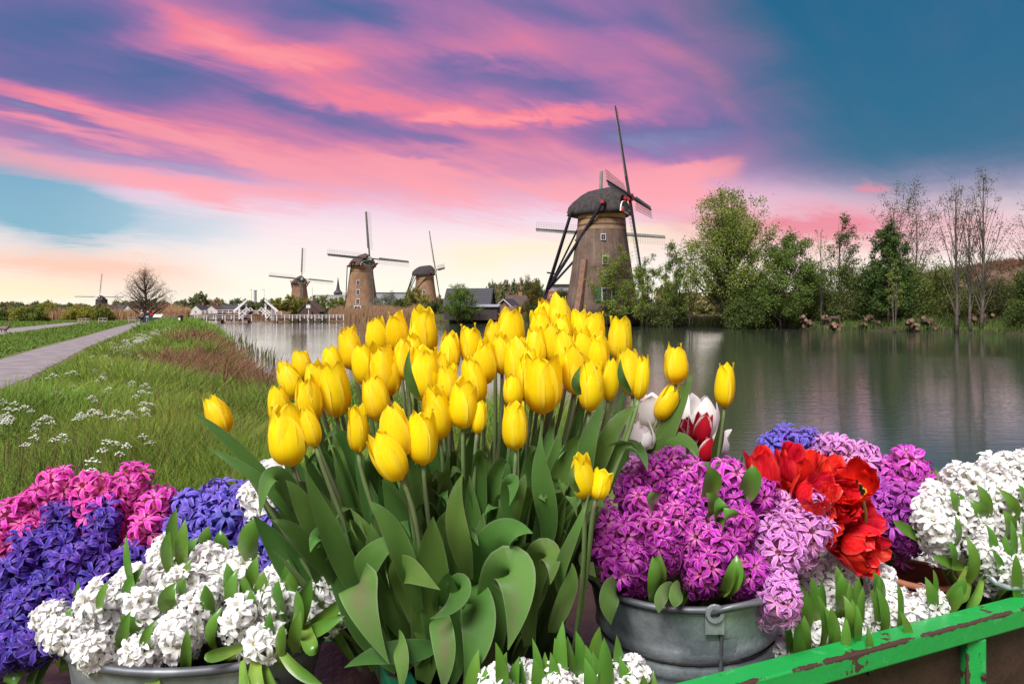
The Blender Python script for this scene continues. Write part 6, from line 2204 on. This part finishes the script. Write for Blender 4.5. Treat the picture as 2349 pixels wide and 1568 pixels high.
bunch('white', r5([(x_, y_ + max(0, (1100 - y_) * .22)) for x_, y_ in [(1030, 770), (1000, 930), (860, 1010), (1310, 940), (1450, 870), (1270, 830), (650, 1120), (900, 1140), (350, 1190), (430, 1290), (880, 1390), (1090, 1290), (1210, 1140), (1450, 1190), (1590, 1330), (1910, 880), (1930, 1050), (2060, 990),
                   (1660, 950), (1660, 1090), (600, 1380), (2040, 1120), (780, 1060), (1120, 1000), (1380, 1010)]]),
      'white hyacinth in the zinc tub', 4, (462, 1520, 1.10), lambda x, y: 1.16 - (y - 1260) / 250 * .19, 92, 'white hyacinths in the zinc tub', L=.098)
bunch('white', [(587, 1150), (622, 1116), (608, 1178), (650, 1104)], 'white hyacinth behind the tulip leaves at left', 1, (640, 1320, 1.3), lambda x, y: 1.25, 84, 'white hyacinths behind the tulips', L=.085)


def orch(px, py):
    x_, y_ = (px - 1319) / .3783, (py - 975) / .3783
    return 'lilac' if (x_ > 1090 and y_ > 470) or (x_ < 420 and y_ < 400) else ('deep' if (int(x_) * 7 + int(y_)) % 10 < 4 else 'orchid')


bunch(orch, r1p([(x_, y_ + max(0, (700 - y_) * .15)) for x_, y_ in [(350, 320), (360, 410), (580, 240), (470, 300), (430, 520), (190, 620), (270, 900), (200, 780), (340, 720), (490, 660), (620, 400), (690, 310), (710, 560), (620, 600), (760, 720), (770, 900), (870, 620), (960, 480), (910, 330), (1090, 440),
                 (1000, 650), (1170, 700), (1370, 540), (1290, 620), (1400, 690), (1240, 810), (1040, 920), (1230, 1010), (1220, 1090), (180, 560), (1210, 520), (540, 760), (880, 780), (820, 480), (350, 880)]]),
      'orchid-purple hyacinth in the zinc bucket', 5, (1570, 1400, 1.26), lambda x, y: 1.31 - (y - 1080) / 300 * .22, 92, 'orchid-purple hyacinths in the zinc bucket', L=.105)
bunch('midblue', r2p([(140, 185), (270, 165), (345, 145), (440, 250), (755, 300), (210, 160)]), 'blue hyacinth behind the red tulips', 1, (1900, 1340, 1.62), lambda x, y: 1.55, 78, 'blue hyacinths behind the red tulips', n=30)
bunch('lilac', r2p([(470, 205), (665, 225), (560, 210), (700, 260)]), 'pale pink-lilac hyacinth behind the red tulips', 1, (1940, 1340, 1.62), lambda x, y: 1.52, 84, 'pale lilac hyacinths behind the red tulips', n=30)
bunch('orchid', r2p([(840, 330), (950, 290), (1000, 360), (890, 400)]), 'magenta hyacinth right of the wide-open red tulip', 1, (2050, 1340, 1.6), lambda x, y: 1.5, 88, 'magenta hyacinths right of the red tulips', n=32)
bunch('purple', r2p([(800, 500), (900, 560), (840, 620), (1000, 590), (970, 680), (770, 590), (930, 500)]), 'dark purple hyacinth right of the red tulips', 2, (2060, 1360, 1.6), lambda x, y: 1.47, 84, 'dark purple hyacinths right of the red tulips', n=32)
bunch('white', r2p([(1250, 380), (1340, 420), (1450, 370), (1560, 345), (1650, 330), (1130, 500), (1090, 600), (1280, 600), (1390, 690), (1430, 830), (1490, 880), (1510, 530), (1620, 500), (1700, 600), (1680, 880), (1150, 690), (1720, 400), (1560, 430), (1360, 520), (1720, 760)]),
      'white hyacinth in the bunch at right edge', 4, (2270, 1400, 1.42), lambda x, y: 1.44 - (y - 1100) / 220 * .12, 74, 'white hyacinths at right edge', L=.125)
bunch('white', r2p([(330, 930), (420, 850), (560, 900), (480, 1040), (390, 1100), (430, 1290), (600, 1300), (720, 1200), (830, 1190), (840, 1080), (1060, 1110), (190, 1230), (230, 1350), (800, 960), (960, 1160)]),
      'white hyacinth in the crate behind the green rail', 4, (1950, 1520, 1.28), lambda x, y: 1.36 - (y - 1290) / 200 * .18, 78, 'white hyacinths behind the green rail', L=.075, rootspread=120, n=32)
bunch('white', r2p([(880, 815), (1005, 790), (1020, 860)]), 'white hyacinth behind the terracotta pot', 1, (2080, 1420, 1.75), lambda x, y: 1.72, 66, 'white hyacinths behind the terracotta pot', L=.08, n=30)
bunch('white', [(1145, 1572), (1205, 1566), (1285, 1572), (1445, 1556), (1395, 1585), (1345, 1590)], 'white hyacinth at bottom edge below the tulips', 1, (1280, 1700, .95), lambda x, y: .92, 88, 'white hyacinths at bottom edge', L=.07, n=30)


def straps(lst, W, base, group_px, toward=.03, seed=0, wide=1.0):
    """strap leaves: tips given, each joined to the nearest hyacinth of that place"""
    rg = random.Random(seed)
    for (tx, ty, bx, by, d) in lst:
        tip, b0_ = P(tx, ty, d), P(bx, by, d + .04)
        host = min(HY_ALL, key=lambda h_: (h_[1] - (tx + bx) / 2) ** 2 + (h_[2] - (ty + by) / 2) ** 2 + ((h_[4] - d) * 900) ** 2)[0]
        bow = V((rg.uniform(-.012, .012), -rg.uniform(.2, 1) * toward, 0))
        pp = [b0_, b0_.lerp(tip, .35) + bow, b0_.lerp(tip, .75) + bow * 1.2, tip]
        leaf(pp, W / F * d * rg.uniform(.85, 1.2), (rg.uniform(-.5, .5), -1, .25), .45 * rg.choice((1, 1, -1)), .04, 'strap', 12, 7, rg.randrange(9999)).build('leaf', M_hl, host, True, org=V(host.location))


def rr8(l, by, d):
    o_ = []
    for x_, y_ in l:
        tx, ty = 745.6 + x_ * .3232, 1061 + y_ * .3232
        o_.append((tx, ty, tx + rh.uniform(-14, 14), by, d + rh.uniform(-.03, .03)))
    return o_


straps(rr8([(1090, 1320), (1240, 1330), (1140, 1450), (1470, 1240), (1210, 1270), (1400, 1400), (1630, 1240), (1690, 1120), (1780, 1190), (1720, 1230), (1560, 1340), (1840, 1380), (1950, 1160), (1980, 1240), (2070, 1220), (2085, 1370), (1330, 1420), (1850, 1290), (1480, 1380),
            (1050, 1400), (1290, 1340), (1600, 1340), (1900, 1330), (2010, 1400), (1380, 1370), (2140, 1440), (2260, 1500), (2330, 1470)], 1660, .91), 17, None, None, seed=1)
straps([(tx, ty, tx + dx, by, d) for tx, ty, dx, by, d in [(290, 1228, 40, 1400, 1.06), (405, 1165, 10, 1330, 1.09), (425, 1190, 4, 1330, 1.08), (390, 1218, 12, 1330, 1.06), (440, 1280, 2, 1380, 1.06), (425, 1325, 4, 1400, 1.03), (405, 1335, 12, 1400, 1.03),
        (545, 1305, 20, 1420, 1.03), (560, 1320, 8, 1420, 1.02), (605, 1310, -14, 1420, 1.03), (575, 1350, 0, 1440, 1.01), (660, 1282, -2, 1420, 1.04), (672, 1300, -8, 1420, 1.03), (715, 1325, -40, 1470, 1.0), (680, 1352, -20, 1480, .98), (640, 1330, 10, 1440, 1.0),
        (785, 1370, -90, 1440, 1.0), (790, 1412, -90, 1460, .99), (165, 1392, 80, 1450, 1.05), (200, 1460, 80, 1500, .99), (275, 1410, 50, 1480, 1.0), (480, 1205, 8, 1290, 1.18), (505, 1215, 8, 1290, 1.19), (455, 1232, 8, 1300, 1.19), (155, 1190, 10, 1260, 1.24)]], 17, None, None, seed=2)
straps([(588, 1184, -10, 1300, 1.05)][:0] + [(588, 1186, 576, 1310, 1.08)], 24, None, None, seed=3)
rs_ = random.Random(9)
straps([(tx, ty, tx + rs_.uniform(-14, 14), ty + rs_.uniform(90, 130), d) for tx, ty, d in [(250, 1330, 1.03), (300, 1400, .99), (330, 1300, 1.06), (360, 1420, .98), (470, 1340, 1.02), (510, 1390, 1.0), (520, 1290, 1.05), (620, 1400, .98),
        (690, 1400, .97), (130, 1400, 1.04), (230, 1480, .97), (430, 1440, .97), (650, 1430, .96), (180, 1330, 1.08), (590, 1275, 1.07)]], 14, None, None, seed=12)
straps([(tx, ty, tx + rs_.uniform(-12, 12), ty + rs_.uniform(80, 120), d) for tx, ty, d in [(2190, 1180, 1.33), (2215, 1230, 1.31), (2260, 1200, 1.31), (2290, 1120, 1.36), (2240, 1110, 1.37), (2335, 1110, 1.36), (2275, 1260, 1.29), (2170, 1230, 1.33), (2330, 1270, 1.28), (2200, 1130, 1.37)]], 11, None, None, seed=13)
# leaves hanging over the tub's rim and below the blue bunch
straps([(740, 1568, 640, 1480, .95), (620, 1600, 590, 1500, .95), (650, 1605, 600, 1495, .96), (575, 1600, 560, 1510, .95), (730, 1490, 700, 1430, .97), (470, 1500, 560, 1480, .96), (360, 1600, 350, 1530, .95),
        (25, 1570, 90, 1490, 1.10), (75, 1575, 105, 1495, 1.11), (110, 1580, 125, 1500, 1.12), (100, 1500, 150, 1480, 1.08), (160, 1528, 150, 1495, 1.10)], 15, None, None, seed=4)
straps([(1497, 1275, 1500, 1385, 1.085), (1515, 1270, 1510, 1370, 1.095), (1690, 1272, 1660, 1360, 1.095), (1690, 1300, 1665, 1360, 1.085), (1625, 1070, 1620, 1140, 1.155), (1620, 1130, 1615, 1190, 1.145), (1650, 1140, 1640, 1190, 1.145), (1660, 1165, 1640, 1200, 1.135),
        (1345, 1300, 1400, 1320, 1.115), (1725, 1065, 1700, 1150, 1.195), (1490, 1128, 1500, 1160, 1.145)], 20, None, None, seed=5)
straps([(tx, ty, tx + rh.uniform(-8, 8), ty + rh.uniform(100, 150), d) for tx, ty, d in [(1832, 1335, 1.18), (1860, 1322, 1.19), (1884, 1328, 1.19), (1845, 1410, 1.14), (1875, 1362, 1.14), (1890, 1388, 1.14), (1905, 1392, 1.13), (1935, 1365, 1.13), (1955, 1372, 1.13), (1965, 1385, 1.12),
        (1950, 1330, 1.2), (1970, 1322, 1.2), (1918, 1295, 1.22), (1930, 1312, 1.21), (1995, 1350, 1.19), (2010, 1345, 1.19), (2002, 1310, 1.22), (2015, 1320, 1.22), (1798, 1405, 1.12), (1830, 1420, 1.11), (1815, 1335, 1.2), (2058, 1335, 1.19), (2064, 1400, 1.16), (1990, 1430, 1.12),
        (2140, 1305, 1.24), (2122, 1322, 1.24), (1980, 1345, 1.18), (1940, 1410, 1.12)]], 13, None, None, seed=6)
straps([(2215, 1325, 2160, 1400, 1.27), (2205, 1342, 2165, 1410, 1.26), (2048, 1192, 2150, 1250, 1.38), (2090, 1145, 2130, 1180, 1.42), (2133, 1115, 2150, 1160, 1.44), (2178, 1120, 2200, 1190, 1.36), (2137, 1272, 2220, 1300, 1.34), (2128, 1203, 2190, 1250, 1.36), (2140, 1185, 2200, 1240, 1.36),
        (2225, 1145, 2240, 1200, 1.36), (2268, 1137, 2270, 1180, 1.38), (2318, 1132, 2330, 1180, 1.38), (2300, 1170, 2295, 1240, 1.34), (2318, 1190, 2312, 1340, 1.32), (2335, 1222, 2325, 1340, 1.31), (2305, 1225, 2305, 1330, 1.32), (2345, 1200, 2335, 1330, 1.32),
        (2240, 1280, 2270, 1330, 1.33), (2215, 1395, 2250, 1320, 1.30), (2205, 1385, 2225, 1300, 1.32)], 14, None, None, seed=7)
# leaf flaps folded over the bucket's rim
host = min(HY_ALL, key=lambda h_: (h_[1] - 1421) ** 2 + (h_[2] - 1315) ** 2)[0]
for i, (pts, W) in enumerate([([(1425, 1339, 1.125), (1405, 1329, 1.080), (1388, 1374, 1.060), (1402, 1432, 1.065)], 24), ([(1545, 1344, 1.095), (1530, 1339, 1.060), (1508, 1374, 1.050), (1512, 1406, 1.050)], 15), ([(1560, 1339, 1.095), (1555, 1344, 1.060), (1550, 1374, 1.050), (1548, 1394, 1.050)], 17),
                              ([(1360, 1284, 1.145), (1340, 1264, 1.115), (1335, 1284, 1.095), (1368, 1324, 1.095)], 18)]):
    leaf([P(*q) for q in pts], W / F * 1.07, (0, -1, .4), -.25, .05, 'strap', 12, 7, 60 + i).build('leaf', M_tlp, host, True, org=V(host.location))
